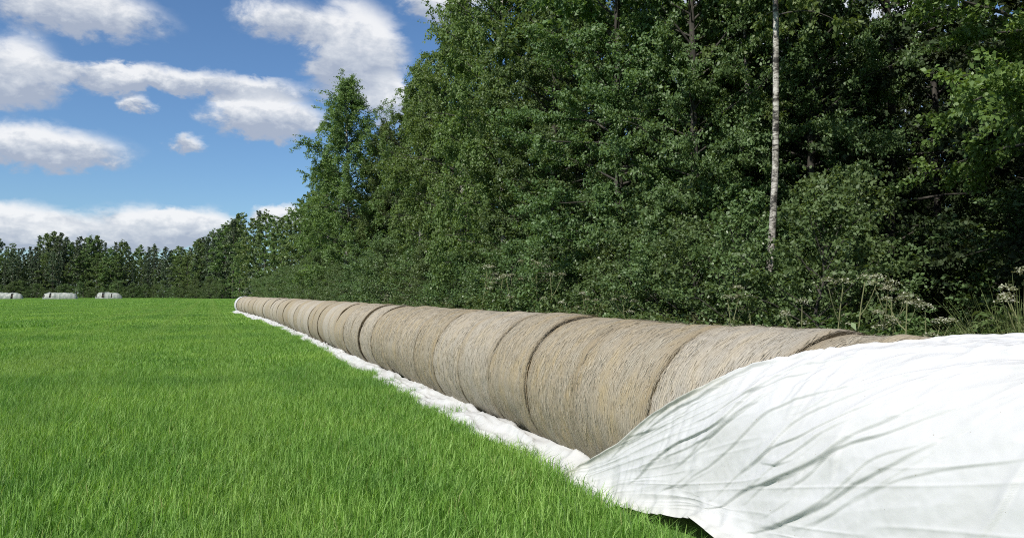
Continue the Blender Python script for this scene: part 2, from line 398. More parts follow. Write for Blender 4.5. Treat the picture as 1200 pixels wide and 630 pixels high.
# ------------------------------------------------------------------ the row of round bales
def cx_of(y):           # centre line of the row: straight, then easing left at its far end
    t = np.clip((np.asarray(y, float) - 38) / 29, 0, 1.2)
    return 3.4 - 1.05 * t ** 1.35
BR, BZ = .65, .615
rb = np.random.default_rng(11)
def bale_mesh(seed, w, hi):
    r = np.random.default_rng(seed)
    na, ny = (150, 54) if hi else (44, 18)
    th = np.linspace(0, 2 * np.pi, na + 1); 
    # profile along the axis: drum with rounded shoulders closing to the flat ends
    sh = r.uniform(.03, .075); q = np.linspace(0, 1, ny)
    yy = -w / 2 + w * q
    e = np.minimum(q, 1 - q) * w
    drop = np.where(e < sh, sh - np.sqrt(np.maximum(sh ** 2 - (sh - e) ** 2, 0)), 0) * r.uniform(.12, .32)
    T, Yg = np.meshgrid(th, yy, indexing='ij')
    drop = drop[None, :]
    ox = r.uniform(0, 50)
    ct, st = np.cos(T), np.sin(T)
    rad = BR - drop + .016 * fbm(ct * 1.3 + ox, st * 1.3, Yg * 1.6, seed, 3) + .007 * fbm(ct * 4 + ox, st * 4, Yg * 9, seed + 5, 3)
    rad += .006 * vnoise(ct * 1.5, st * 1.5 + ox, Yg * 26, seed + 9)      # turns of the wrap
    tilt = r.uniform(-.02, .02)
    Yw = Yg + .02 * fbm(ct * 1.2, st * 1.2 + ox, 0, seed + 3, 2) * 1.0
    X = rad * ct; Z = rad * st
    Z = np.where(Z < -.5, -.5 + (Z + .5) * .55, Z) ; X = X * (1 + .05 * np.clip(-Z - .1, 0, 1))   # settled on the ground
    V = np.stack([X, Yw, Z], -1).reshape(-1, 3)
    F_ = grid_faces(na + 1, ny)
    uv = np.stack([T * BR, Yg], -1).reshape(-1, 2)
    edge = np.clip(1 - np.broadcast_to(np.minimum(q, 1 - q) * w, T.shape) / r.uniform(.05, .20), 0, 1).reshape(-1)
    # flat ends
    n0 = len(V); k = na + 1
    cen = np.array([[0, yy[0], 0], [0, yy[-1], 0]])
    V = np.concatenate([V, cen]); uv = np.concatenate([uv, [[0, 0], [0, 0]]]); edge = np.concatenate([edge, [1, 1]])
    i = np.arange(na)
    c0 = np.stack([np.full(na, n0), (i) * ny, (i + 1) * ny, (i + 1) * ny], -1)
    me = bpy.data.meshes.new('straw_bale')
    faces = [tuple(f) for f in F_.tolist()]
    faces += [(n0, (a + 1) * ny, a * ny) for a in range(na)] + [(n0 + 1, a * ny + ny - 1, (a + 1) * ny + ny - 1) for a in range(na)]
    me.from_pydata(V.tolist(), [], faces)
    me.polygons.foreach_set('use_smooth', np.ones(len(me.polygons), bool))
    l = me.uv_layers.new(name='UVMap'); vi = np.zeros(len(me.loops), np.int32); me.loops.foreach_get('vertex_index', vi)
    l.data.foreach_set('uv', uv[vi].astype(np.float32).ravel())
    a = me.attributes.new('edge', 'FLOAT', 'POINT'); a.data.foreach_set('value', edge.astype(np.float32))
    me.update(); me.materials.append(M['straw']); return me
EDGE_S = np.array([0, .19, .43, .67, .86, 1.09, 1.33, 1.47, 1.58, 1.70, 2.2, 3.4])
EDGE_Y = np.array([5.62, 5.34, 4.83, 4.45, 4.10, 3.68, 3.14, 2.72, 2.44, 2.24, 1.9, 1.7])
def straws(seed, w, n, n_edge, length=.05, thick=.0014, yc=None):
    """loose stalks lying on the wrap and crowding out of the joint at the bale's near end"""
    r = np.random.default_rng(seed); n_all = n + n_edge
    th = r.uniform(.1 * np.pi, 1.32 * np.pi, n_all)
    y = r.uniform(-w / 2 + .05, w / 2 - .05, n_all)
    y[n:] = -w / 2 + np.abs(r.normal(0, .022, n_all - n)) - .01
    lift = r.uniform(.000, .012, n_all); lift[n:] = r.uniform(-.05, .010, n_all - n)
    ang = r.normal(0, .20, n_all); ang[n:] = r.normal(0, .22, n_all - n)
    ln = length * r.uniform(.5, 1.7, n_all); ln[n:] *= 1.5
    rad = BR + lift
    cen = np.stack([rad * np.cos(th), y, rad * np.sin(th)], -1)
    nrm = np.stack([np.cos(th), 0 * th, np.sin(th)], -1); tan = np.stack([-np.sin(th), 0 * th, np.cos(th)], -1)
    ax = np.array([[0, 1., 0]])
    d = tan * np.cos(ang)[:, None] + ax * np.sin(ang)[:, None] + nrm * r.normal(0, .10, n_all)[:, None]
    s = np.cross(d, nrm); s /= np.linalg.norm(s, axis=1)[:, None]
    hw = thick * r.uniform(.6, 1.5, n_all)[:, None]; hl = ln[:, None] / 2
    bend = nrm * r.uniform(-.004, .006, n_all)[:, None]
    V = np.stack([cen - d * hl - s * hw, cen - d * hl + s * hw, cen + bend + s * hw, cen + d * hl, cen + bend - s * hw], 1).reshape(-1, 3)
    b = np.arange(n_all)[:, None] * 5
    F4 = np.concatenate([b + np.array([[0, 1, 2, 4]])]); F3 = b + np.array([[4, 2, 3]])
    F3q = np.concatenate([F4, np.concatenate([F3, F3[:, 2:3]], 1)]) 
    # all triangles keeps the array regular
    if yc is not None:      # none where the sheet lies on the bale
        sarc = np.where(th < np.pi, .62 + (np.pi - th) * .672, .62 - (th - np.pi) * .6)
        b = b[(yc + y) > np.interp(sarc, EDGE_S, EDGE_Y) + .05]
    Ft = np.concatenate([b + np.array([[0, 1, 2]]), b + np.array([[0, 2, 4]]), b + np.array([[4, 2, 3]])])
    rn = np.repeat(np.clip(r.normal(.55, .25, n_all), 0, 1), 5); rn[n * 5:] *= .62
    return make_mesh('loose_straw', V, Ft, M['loose'], {'rnd': rn})
seams = [2.36, 3.42, 4.50, 5.64, 6.68, 7.70, 8.78]
while seams[-1] < 64: seams.append(seams[-1] + rb.uniform(1.04, 1.16))
W0 = 1.08
hi = [bale_mesh(100 + k, W0, True) for k in range(5)]
lo = [bale_mesh(200 + k, W0, False) for k in range(4)]
st_near = [straws(300 + k, W0, 3600, 2400) for k in range(3)]
st_mid = [straws(320 + k, W0, 2200, 1200, .055, .0026) for k in range(2)]
ordw = ['first', 'second', 'third', 'fourth', 'fifth', 'sixth', 'seventh', 'eighth', 'ninth', 'tenth', 'eleventh', 'twelfth', 'thirteenth',
        'fourteenth', 'fifteenth', 'sixteenth', 'seventeenth', 'eighteenth', 'nineteenth', 'twentieth']
nb = len(seams) - 1
for k in range(nb):
    y0, y1 = seams[k], seams[k + 1]; yc = (y0 + y1) / 2
    o = link('straw_bale', hi[k % 5] if k < 16 else lo[k % 4])
    s = rb.uniform(.992, 1.014) if k > 2 else (1.012, 1.015, 1.01)[k]
    dx = rb.uniform(-.02, .02)
    if 2 < k < 9: s = 1.008 + .004 * math.sin(k * 2.1); dx *= .3
    o.location = (float(cx_of(yc)) + dx, yc, BZ * s + rb.uniform(-.012, .012))
    ang = math.atan2(float(cx_of(yc + .5) - cx_of(yc - .5)), 1)
    o.scale = (s, (y1 - y0 + .03) / W0, s)
    o.rotation_euler = (rb.uniform(-.012, .012), 0, -ang + rb.uniform(-.016, .016) * (.35 if k < 9 else 1))
    if k % 2: o.scale.x *= -1 if False else 1
    if k == 0: lab = 'round straw bale almost wholly under the white sheet, nearest the camera, only its top bare'
    elif k == 1: lab = 'net-wrapped straw bale half covered by the diagonal edge of the white sheet'
    elif k == 2: lab = 'bare straw bale whose foot touches the lower corner of the white sheet'
    elif k < 20: lab = 'bare round straw bale in the row, %s counting from the draped white sheet' % ordw[k]
    else:
        m = nb - k
        if m <= 18: lab = 'small distant straw bale, %s counting back from the white far end of the row' % ordw[m - 1]
        else: lab = 'weathered straw bale in the middle stretch of the long row'
    tag(o, lab, 'straw bale', 'bales in the long row')
    if k < 14:
        f = link('loose_straw', (straws(340 + k, W0, 3600, 2400, yc=yc) if k < 3 else st_near[k % 3] if k < 6 else st_mid[k % 2]), o); f['kind'] = 'stuff'
    FAR_Y = y1

# ------------------------------------------------------------------ the white cover
prof = [(2.60, .03), (2.655, .08), (2.68, .2), (2.70, .4), (2.728, .63)]
for a in np.linspace(180, 0, 60)[1:]: prof.append((3.4 + .672 * math.cos(R(a)), .63 + .672 * math.sin(R(a))))
prof += [(4.09, .4), (4.12, .15), (4.2, .03)]
prof = np.array(prof)
_l = np.r_[0, np.cumsum(np.hypot(*np.diff(prof, axis=0).T))]; _q = np.linspace(0, _l[-1], 240)
prof = np.c_[np.interp(_q, _l, prof[:, 0]), np.interp(_q, _l, prof[:, 1])]
_k = np.hanning(29); _k /= _k.sum()
for _c in (0, 1):
    _p = prof[:, _c]; _e = np.concatenate([2 * _p[0] - _p[14:0:-1], _p, 2 * _p[-1] - _p[-2:-16:-1]]); prof[:, _c] = np.convolve(_e, _k, 'valid')
PL = np.r_[0, np.cumsum(np.hypot(*np.diff(prof, axis=0).T))]
S_TOT = PL[-1]
cover = link('bale_cover', None, loc=(3.4, 1.0, 0))
tag(cover, 'white plastic sheet draped over the near bales and rumpled along the foot of the row', 'cover sheet')
def poly_dist(Yp, Sp, pts):
    """signed distance to a polyline in (Y, arc length); also how far along (0..1)"""
    best = np.full(Yp.shape, 1e9); sg = np.zeros(Yp.shape); al = np.zeros(Yp.shape)
    pts = np.array(pts); seg = np.hypot(*np.diff(pts, axis=0).T); cum = np.r_[0, np.cumsum(seg)]
    for i in range(len(pts) - 1):
        a, b = pts[i], pts[i + 1]; d = (b - a) / seg[i]
        t = np.clip((Yp - a[0]) * d[0] + (Sp - a[1]) * d[1], 0, seg[i])
        qx, qy = Yp - a[0] - d[0] * t, Sp - a[1] - d[1] * t
        dd = np.hypot(qx, qy); m = dd < best
        best = np.where(m, dd, best); sg = np.where(m, np.sign(d[0] * qy - d[1] * qx), sg); al = np.where(m, (cum[i] + t) / cum[-1], al)
    return best * sg, al
def build_sheet():
    nu = 680
    s = np.concatenate([np.linspace(0, 1.75, 300), np.linspace(1.75, S_TOT, 71)[1:]])
    es = EDGE_S
    ey = EDGE_Y
    es_y = np.interp(s, es, ey)
    k_ = np.exp(-np.linspace(-2, 2, 25) ** 2); pad = np.pad(es_y, 12, mode='edge'); es_y = np.convolve(pad, k_ / k_.sum(), 'valid')
    es_y = es_y + .025 * fbm(s * 3.2, 0, 0, 77, 3)
    u = np.linspace(0, 1, nu) ** 1.35
    Yg = es_y[None, :] * (1 - u[:, None]) + (-2.4) * u[:, None]
    Sg = np.broadcast_to(s[None, :], Yg.shape)
    X = np.interp(Sg, PL, prof[:, 0]); Z = np.interp(Sg, PL, prof[:, 1])
    ds = 1e-2
    tx = np.interp(Sg + ds, PL, prof[:, 0]) - np.interp(Sg - ds, PL, prof[:, 0]); tz = np.interp(Sg + ds, PL, prof[:, 1]) - np.interp(Sg - ds, PL, prof[:, 1])
    ln = np.hypot(tx, tz) + 1e-9; nx, nz = -tz / ln, tx / ln
    h = np.zeros(Yg.shape)
    folds = [  # points (Y, arc length), height, broad side width, sharp side width
        ([(4.71, .46), (4.34, .69), (4.09, .82), (3.6, 1.11), (3.4, 1.21), (3.11, 1.45)], .014, .05, .007),
        ([(4.92, .28), (4.66, .50), (4.30, .68)], .009, .03, .006),
        ([(4.60, .22), (4.05, .58), (3.65, .79), (3.38, 1.01), (3.2, 1.16), (2.84, 1.31)], .019, .05, .008),
        ([(4.20, .42), (3.78, .66), (3.45, .90), (3.25, 1.06)], .009, .035, .006),
        ([(3.75, .20), (3.4, .44), (3.08, .60), (2.77, .81), (2.57, .95), (2.40, 1.08)], .018, .06, .008),
        ([(3.45, .36), (3.22, .52), (3.02, .62)], .010, .035, .007),
        ([(3.32, .18), (2.96, .45), (2.7, .64), (2.47, .76), (2.30, .88)], .019, .06, .008),
        ([(2.10, .58), (2.0, .76), (1.90, .95)], .010, .03, .007),
        ([(2.75, 1.50), (2.3, 1.44), (1.8, 1.52), (1.2, 1.48)], .014, .05, .02),
        ([(1.7, .15), (1.45, .6), (1.3, 1.0)], .016, .06, .009), ([(.8, .12), (.5, .5), (.45, .9)], .016, .06, .009), ([(-.4, .15), (-.8, .7), (-.9, 1.1)], .016, .06, .009),
        ([(3.0, 1.28), (2.5, 1.40), (2.0, 1.40)], .012, .05, .012), ([(2.6, 1.18), (2.2, 1.30), (1.8, 1.34)], .010, .04, .012),
    ]
    rf = np.random.default_rng(91)
    for k in range(15):      # long taut folds fanning from the low corner up towards the top of the near bales
        w_ = (k + .5) / 15
        y0, s0 = 5.05 - 2.1 * w_ + rf.normal(0, .06), .14 + .10 * rf.random() + .25 * (1 - w_) * rf.random()
        y1, s1 = 3.25 - 1.5 * w_ + rf.normal(0, .10), 1.42 - .42 * w_ + rf.normal(0, .06)
        f0, f1 = sorted((rf.uniform(0, .35), rf.uniform(.55, 1.0)))
        P = [(y0 + (y1 - y0) * f, s0 + (s1 - s0) * f + .10 * math.sin(f * math.pi)) for f in np.linspace(f0, f1, 5)]
        folds.append((P, rf.uniform(.006, .013), rf.uniform(.025, .05), rf.uniform(.0045, .007)))
    for k in range(60):      # many thin drag lines, mostly parallel to the open edge
        y0, s0 = rf.uniform(.2, 4.4), rf.uniform(.15, 1.45); l_ = rf.uniform(.18, .6); a_ = rf.normal(2.35, .22)
        if y0 > 5.2 - s0 * 1.6: continue
        folds.append(([(y0, s0), (y0 + math.cos(a_) * l_ * .5, s0 + math.sin(a_) * l_ * .5 + rf.normal(0, .02)), (y0 + math.cos(a_) * l_, s0 + math.sin(a_) * l_)], rf.uniform(.003, .008), rf.uniform(.015, .04), rf.uniform(.004, .008)))
    for k, (pts, A, wb, ws) in enumerate(folds):
        wy = .035 * fbm(Yg * 2.1, Sg * 2.1, 0, 500 + k, 2)
        d, al = poly_dist(Yg + wy, Sg + wy * .6, pts)
        tap = np.clip(np.sin(np.pi * np.clip(al * .90 + .05, 0, 1)), 0, 1) ** .6
        d = -d      # positive: the broad upper side
        prof_ = np.where(d > 0, np.exp(-(d / wb) ** 2), np.exp(-(d / ws) ** 2))
        groove = -.22 * np.exp(-((d + ws * 2.1) / (ws * 1.5)) ** 2)
        h += A * tap * (prof_ + groove)
    # soft sag between bales, diagonal drag lines, fine puckers
    dg = Yg * .62 + Sg * .78
    h += .015 * fbm(Yg * 1.1, Sg * 1.2, 0, 21, 3)
    h += .0060 * fbm(dg * 6.5, (Yg - Sg) * .9, 0, 31, 4)
    pk = np.clip(fbm(Yg * 1.7 + 9, Sg * 1.7, 0, 41, 2) + .15, 0, 1)
    h += .011 * pk * fbm((Yg + Sg * .22) * 17, Sg * 2.0, 0, 51, 2)
    h += .0010 * fbm(Yg * 30, Sg * 24, 0, 61, 2)
    fan = np.arctan2(Sg + .25, 6.2 - Yg) * 26      # pull lines fanning out from the lower corner
    h += .0095 * np.clip(vnoise(Yg * 1.4, Sg * 1.4, 0, 64) + .55, 0, 1) * (1 - np.abs(vnoise(fan * 1.0, np.hypot(6.2 - Yg, Sg) * .7, 0, 65))) ** 3
    h += .0042 * (1 - np.abs(vnoise(fan * 2.6, np.hypot(6.2 - Yg, Sg) * 1.5, 0, 66))) ** 4
    # thick rolled rim at the open edge
    e = (es_y[None, :] - Yg); h += (.020 - .013 * np.clip((Sg - .9) / .4, 0, 1)) * np.exp(-((e - .03) / .022) ** 2) + .004
    low = np.clip(1 - Sg / .35, 0, 1)
    h += low * .05 * fbm(Yg * 2.6, 3, 0, 71, 3) + low * .03 * fbm(Yg * 9, Sg * 3, 0, 72, 2)
    Xo = X + nx * h; Zo = Z + nz * h
    inw = np.clip((5.1 - Yg) / 1.2, 0, 1); inw = inw * inw * (3 - 2 * inw)
    Xo = Xo + .03 * inw * np.clip(1 - Sg / .55, 0, 1) ** 1.3
    lift = .07 * inw + .10 * np.exp(-((Yg - 3.85) / .36) ** 2) + .035 * np.exp(-((Yg - 3.0) / .3) ** 2)       # hem lifting off the grass
    Zo = Zo + lift * np.clip(1 - Sg / .3, 0, 1); Xo = Xo - .03 * np.exp(-((Yg - 3.7) / .5) ** 2) * np.clip(1 - Sg / .4, 0, 1)
    Zo = np.maximum(Zo, .012)
    dirt = np.clip(1 - e / .16, 0, 1) * .75 * (Sg < 1.0) + .5 * np.clip(1 - Sg / .22, 0, 1)
    V = np.stack([Xo, Yg, Zo], -1).reshape(-1, 3) - np.array([3.4, 1.0, 0])
    return make_mesh('draped_sheet', V, grid_faces(nu, len(s)), M['film'], {'dirt': dirt.reshape(-1)}, True)
link('draped_sheet', build_sheet(), cover)
def build_flap():
    ys = [4.75]
    while ys[-1] < 66: ys.append(ys[-1] + .012 + .0016 * max(ys[-1] - 4, 0))
    ys = np.array(ys); n = 22; q = np.linspace(0, 1, n)
    Yg, Q = np.meshgrid(ys, q, indexing='ij')
    wid = .38 + .12 * fbm(ys * .45, 0, 0, 81, 3) + .07 * fbm(ys * 2.6, 0, 0, 82, 4)
    wid = wid + .35 * np.exp(-((ys - 41) / .9) ** 2)
    inner = cx_of(ys) - .47
    X = inner[:, None] - wid[:, None] * Q + .02 * fbm(Yg * 5, Q * 2, 0, 83, 2)
    bump = np.sin(np.pi * np.clip(Q * 1.05, 0, 1)) ** .8
    Z = .055 + .10 * np.clip(1 - Q * 2.4, 0, 1) + .045 * bump * (1 + .9 * fbm(Yg * 1.3, Q, 0, 84, 2)) - .05 * Q
    Z += .050 * (1 - np.abs(fbm(Yg * .9 + Q * .8, Q * 2.6, 0, 85, 2))) ** 3 - .02 + .020 * (1 - np.abs(vnoise(Yg * 1.5 - Q * 3, Q * 4.5, 0, 86))) ** 4 + .006 * fbm(Yg * 5, Q * 4, 0, 87, 2)
    Z = np.maximum(Z, .01)
    V = np.stack([X, Yg, Z], -1).reshape(-1, 3) - np.array([3.4, 1.0, 0])
    return make_mesh('ground_flap', V, grid_faces(len(ys), n), M['film'], {'dirt': np.full(V.shape[0], .25)}, True)
link('ground_flap', build_flap(), cover)
def build_far_end():
    ys = np.linspace(FAR_Y - 1.1, FAR_Y + 1.3, 40); na = 48
    th = np.linspace(0, 2 * np.pi, na, endpoint=False); Yg, T = np.meshgrid(ys, th, indexing='ij')
    e = np.clip((Yg - (FAR_Y + .75)) / .55, 0, 1)
    rad = (BR + .03) * np.sqrt(np.clip(1 - e ** 2, .02, 1)) + .02 * fbm(np.cos(T) * 3, Yg * 3, np.sin(T) * 3, 91, 3)
    X = cx_of(Yg) + rad * np.cos(T); Z = np.maximum(BZ + rad * np.sin(T), .01)
    V = np.stack([X, Yg, Z], -1).reshape(-1, 3) - np.array([3.4, 1.0, 0])
    return make_mesh('far_end_sleeve', V, grid_faces(len(ys), na, True), M['film'], {'dirt': np.zeros(V.shape[0])}, True)
link('far_end_sleeve', build_far_end(), cover)

# ------------------------------------------------------------------ grass (geometry nodes scatter of blade tiles held in the same mesh)
def blade_tile(r, size, n, h0, h1, w, lean=.35, clump=0):
    p = r.uniform(0, size, (n, 2)) - size / 2
    if clump:
        c = r.uniform(-size / 2, size / 2, (clump, 2)); p = c[r.integers(0, clump, n)] + r.normal(0, .035, (n, 2))
    az_ = r.uniform(0, 2 * np.pi, n); h = r.uniform(h0, h1, n); ww = w * r.uniform(.6, 1.3, n)
    ln = np.abs(r.normal(0, lean, n)) + .08
    d = np.stack([np.cos(az_), np.sin(az_), 0 * az_], -1); sd = np.stack([-np.sin(az_ + r.normal(0, .8, n)), np.cos(az_), 0 * az_], -1)
    base = np.concatenate([p, np.zeros((n, 1))], 1); up_ = np.array([[0, 0, 1.]])
    m1 = base + up_ * (h * .55)[:, None] + d * (h * ln * .28)[:, None]
    tip = base + up_ * (h * (1 - .32 * np.minimum(ln, 1.6)))[:, None] + d * (h * ln)[:, None]
    V = np.stack([base - sd * ww[:, None] * .5, base + sd * ww[:, None] * .5, m1 + sd * ww[:, None] * .45, tip, m1 - sd * ww[:, None] * .45], 1).reshape(-1, 3)
    b = np.arange(n)[:, None] * 5
    Ft = np.concatenate([b + np.array([[0, 1, 2]]), b + np.array([[0, 2, 4]]), b + np.array([[4, 2, 3]])])
    return V, Ft, np.repeat(r.random(n), 5)
def scatter_object(name, tiles, points, rots, scales, ids, mat):
    """tiles: list of (V,F,rnd). points: (n,3). One mesh holds the tiles and the scatter points; geometry nodes does the rest."""
    V, Fc, rn, tid, o = [], [], [], [], 0
    for k, (v, f, r) in enumerate(tiles):
        V.append(v); Fc.append(f + o); rn.append(r); tid.append(np.full(len(v), k)); o += len(v)
    n = len(points)
    V.append(points); rn.append(np.zeros(n)); tid.append(np.full(n, -1))
    Vall = np.concatenate(V)
    rot = np.zeros(len(Vall)); rot[-n:] = rots; scl = np.ones(len(Vall)); scl[-n:] = scales; pid = np.zeros(len(Vall)); pid[-n:] = ids
    me = make_mesh(name, Vall, np.concatenate(Fc), mat, {'rnd': np.concatenate(rn), 'tile': np.concatenate(tid), 'rot': rot, 'scl': scl, 'pid': pid})
    ob = link(name, me)
    t = bpy.data.node_groups.new(name + '_scatter', 'GeometryNodeTree')
    t.interface.new_socket('Geometry', in_out='INPUT', socket_type='NodeSocketGeometry'); t.interface.new_socket('Geometry', in_out='OUTPUT', socket_type='NodeSocketGeometry')
    gi_, go_ = N(t, 'NodeGroupInput'), N(t, 'NodeGroupOutput')
    def attr(nm):
        a = N(t, 'GeometryNodeInputNamedAttribute', data_type='FLOAT'); a.inputs[0].default_value = nm; return a.outputs[0]
    def pick(nm, val):
        c = N(t, 'FunctionNodeCompare', data_type='FLOAT', operation='EQUAL'); t.links.new(attr(nm), c.inputs[0]); c.inputs[1].default_value = val; c.inputs['Epsilon'].default_value = .1
        s_ = N(t, 'GeometryNodeSeparateGeometry', domain='POINT'); t.links.new(c.outputs[0], s_.inputs['Selection']); return s_, c
    jn = N(t, 'GeometryNodeJoinGeometry')
    sp, _ = pick('tile', -1.); t.links.new(gi_.outputs[0], sp.inputs[0])
    for k in range(len(tiles)):
        s_, _ = pick('tile', float(k)); t.links.new(gi_.outputs[0], s_.inputs[0])
        ip = N(t, 'GeometryNodeInstanceOnPoints'); t.links.new(sp.outputs[0], ip.inputs['Points']); t.links.new(s_.outputs[0], ip.inputs['Instance'])
        c = N(t, 'FunctionNodeCompare', data_type='FLOAT', operation='EQUAL'); t.links.new(attr('pid'), c.inputs[0]); c.inputs[1].default_value = float(k); c.inputs['Epsilon'].default_value = .1
        t.links.new(c.outputs[0], ip.inputs['Selection'])
        cb = N(t, 'ShaderNodeCombineXYZ'); t.links.new(attr('rot'), cb.inputs[2])
        e2r = N(t, 'FunctionNodeEulerToRotation'); t.links.new(cb.outputs[0], e2r.inputs[0]); t.links.new(e2r.outputs[0], ip.inputs['Rotation'])
        cs = N(t, 'ShaderNodeCombineXYZ'); cs.inputs[0].default_value = 1; cs.inputs[1].default_value = 1; t.links.new(attr('scl'), cs.inputs[2]); t.links.new(cs.outputs[0], ip.inputs['Scale'])
        t.links.new(ip.outputs[0], jn.inputs[0])
    t.links.new(jn.outputs[0], go_.inputs[0])
    md = ob.modifiers.new('scatter', 'NODES'); md.node_group = t
    return ob
rg = np.random.default_rng(5)
def tile_points(size, dmin, dmax, margin):
    """centres of square tiles over the field part of the view, with a margin beside it"""
    nmax = int(dmax / size) + 3
    i, j = np.meshgrid(np.arange(-nmax, nmax), np.arange(-nmax, nmax), indexing='ij')
    p = np.stack([(i + .5) * size, (j + .5) * size], -1).reshape(-1, 2)
    dep = p[:, 0] * math.sin(YAW) + p[:, 1] * math.cos(YAW); lat = p[:, 0] * math.cos(YAW) - p[:, 1] * math.sin(YAW)
    m = (dep >= dmin) & (dep < dmax) & (np.abs(lat) < dep * .70 + margin)
    return p[m]
tiles, P_, Rt, Sc, Id = [], [], [], [], []
def add_lod(size, dmin, dmax, margin, n, h0, h1, w, nvar, xlim, lean=.35, clump=0):
    k0 = len(tiles)
    for k in range(nvar): tiles.append(blade_tile(rg, size * 1.12, n, h0, h1, w, lean, clump))
    p = tile_points(size, dmin, dmax, margin)
    p = p[p[:, 0] + size * .45 < xlim(p[:, 1])]
    P_.append(np.c_[p, np.zeros(len(p))]); Rt.append(rg.integers(0, 4, len(p)) * np.pi / 2 + rg.normal(0, .05, len(p)))
    Sc.append(1 + .16 * fbm(p[:, 0] * .35, p[:, 1] * .35, 0, 9, 3)); Id.append(k0 + rg.integers(0, nvar, len(p)))
xl = lambda y: np.where(y < FAR_Y + 1.5, cx_of(y) - .82, 7.5)
def fill_lod(big, size, dmin, dmax, margin, n, h0, h1, w, nvar):
    k0 = len(tiles)
    for k in range(nvar): tiles.append(blade_tile(rg, size * 1.12, n, h0, h1, w))
    p = tile_points(size, dmin - big, dmax + big, margin)
    c = (np.floor(p / big) + .5) * big; dep = c[:, 0] * math.sin(YAW) + c[:, 1] * math.cos(YAW)
    m = (c[:, 0] + big * .45 >= xl(c[:, 1])) & (dep >= dmin) & (dep < dmax) & (p[:, 0] + size * .45 < xl(p[:, 1])); p = p[m]
    P_.append(np.c_[p, np.zeros(len(p))]); Rt.append(rg.integers(0, 4, len(p)) * np.pi / 2 + rg.normal(0, .05, len(p)))
    Sc.append(1 + .16 * fbm(p[:, 0] * .35, p[:, 1] * .35, 0, 9, 3)); Id.append(k0 + rg.integers(0, nvar, len(p)))
add_lod(.5, 2.2, 14, 1.5, 800, .09, .23, .0052, 6, xl, .42)
add_lod(1., 13.5, 34, 3, 1350, .09, .19, .0090, 4, xl)
add_lod(3., 33, 90, 8, 3200, .10, .20, .022, 3, xl)
add_lod(9., 88, 262, 25, 4200, .10, .20, .07, 3, xl)
fill_lod(1., .25, 13.5, 34, 3, 85, .09, .19, .0090, 3); fill_lod(3., .5, 33, 90, 8, 95, .10, .20, .022, 3); fill_lod(9., 1.5, 88, 262, 25, 120, .10, .20, .07, 2)
fg = scatter_object('field_grass', tiles, np.concatenate(P_), np.concatenate(Rt), np.concatenate(Sc), np.concatenate(Id), M['grass'])
tag(fg, 'dense bright green young crop covering the whole field', 'grass', kind='stuff')
# tall blades leaning over the edge of the film
tiles, P_, Rt, Sc, Id = [], [], [], [], []
for k in range(4): tiles.append(blade_tile(rg, .30, 120, .10, .24, .0055, .45))
ye = np.arange(3.0, 34, .11); P_ = [np.c_[cx_of(ye) - .93 + .10 * fbm(ye * 1.1, 0, 0, 12, 3) - .06 * (ye < 5), ye, 0 * ye]]
y2 = ye[(vnoise(ye * 2.3, 0, 0, 15) > .55) & (ye > 5.5)]; P_.append(np.c_[cx_of(y2) - .70 + .06 * vnoise(y2 * 3, 2, 0, 16), y2, 0 * y2]); P_ = [np.concatenate(P_)]; ye = P_[0][:, 1]
ft = scatter_object('fringe_grass', tiles, P_[0], rg.uniform(0, 6.28, len(ye)), rg.uniform(.5, 1.05, len(ye)), rg.integers(0, 4, len(ye)), M['grass'])
tag(ft, 'fringe of longer green grass along the edge of the white film', 'grass', kind='stuff')
# rank verge between the bales and the wood
tiles = [blade_tile(rg, 1.1, 700, .25, .75, .010, .45) for k in range(4)]
gx, gy = np.meshgrid(np.arange(4.7, 8.6, .9), np.arange(0, 70, .9), indexing='ij'); gx = gx.ravel(); gy = gy.ravel()
vg = scatter_object('verge_grass', tiles, np.c_[gx, gy, 0 * gx], rg.uniform(0, 6.28, len(gx)), rg.uniform(.6, 1.15, len(gx)), rg.integers(0, 4, len(gx)), M['verge'])
tag(vg, 'rank green grass between the bale row and the wood', 'grass', kind='stuff')
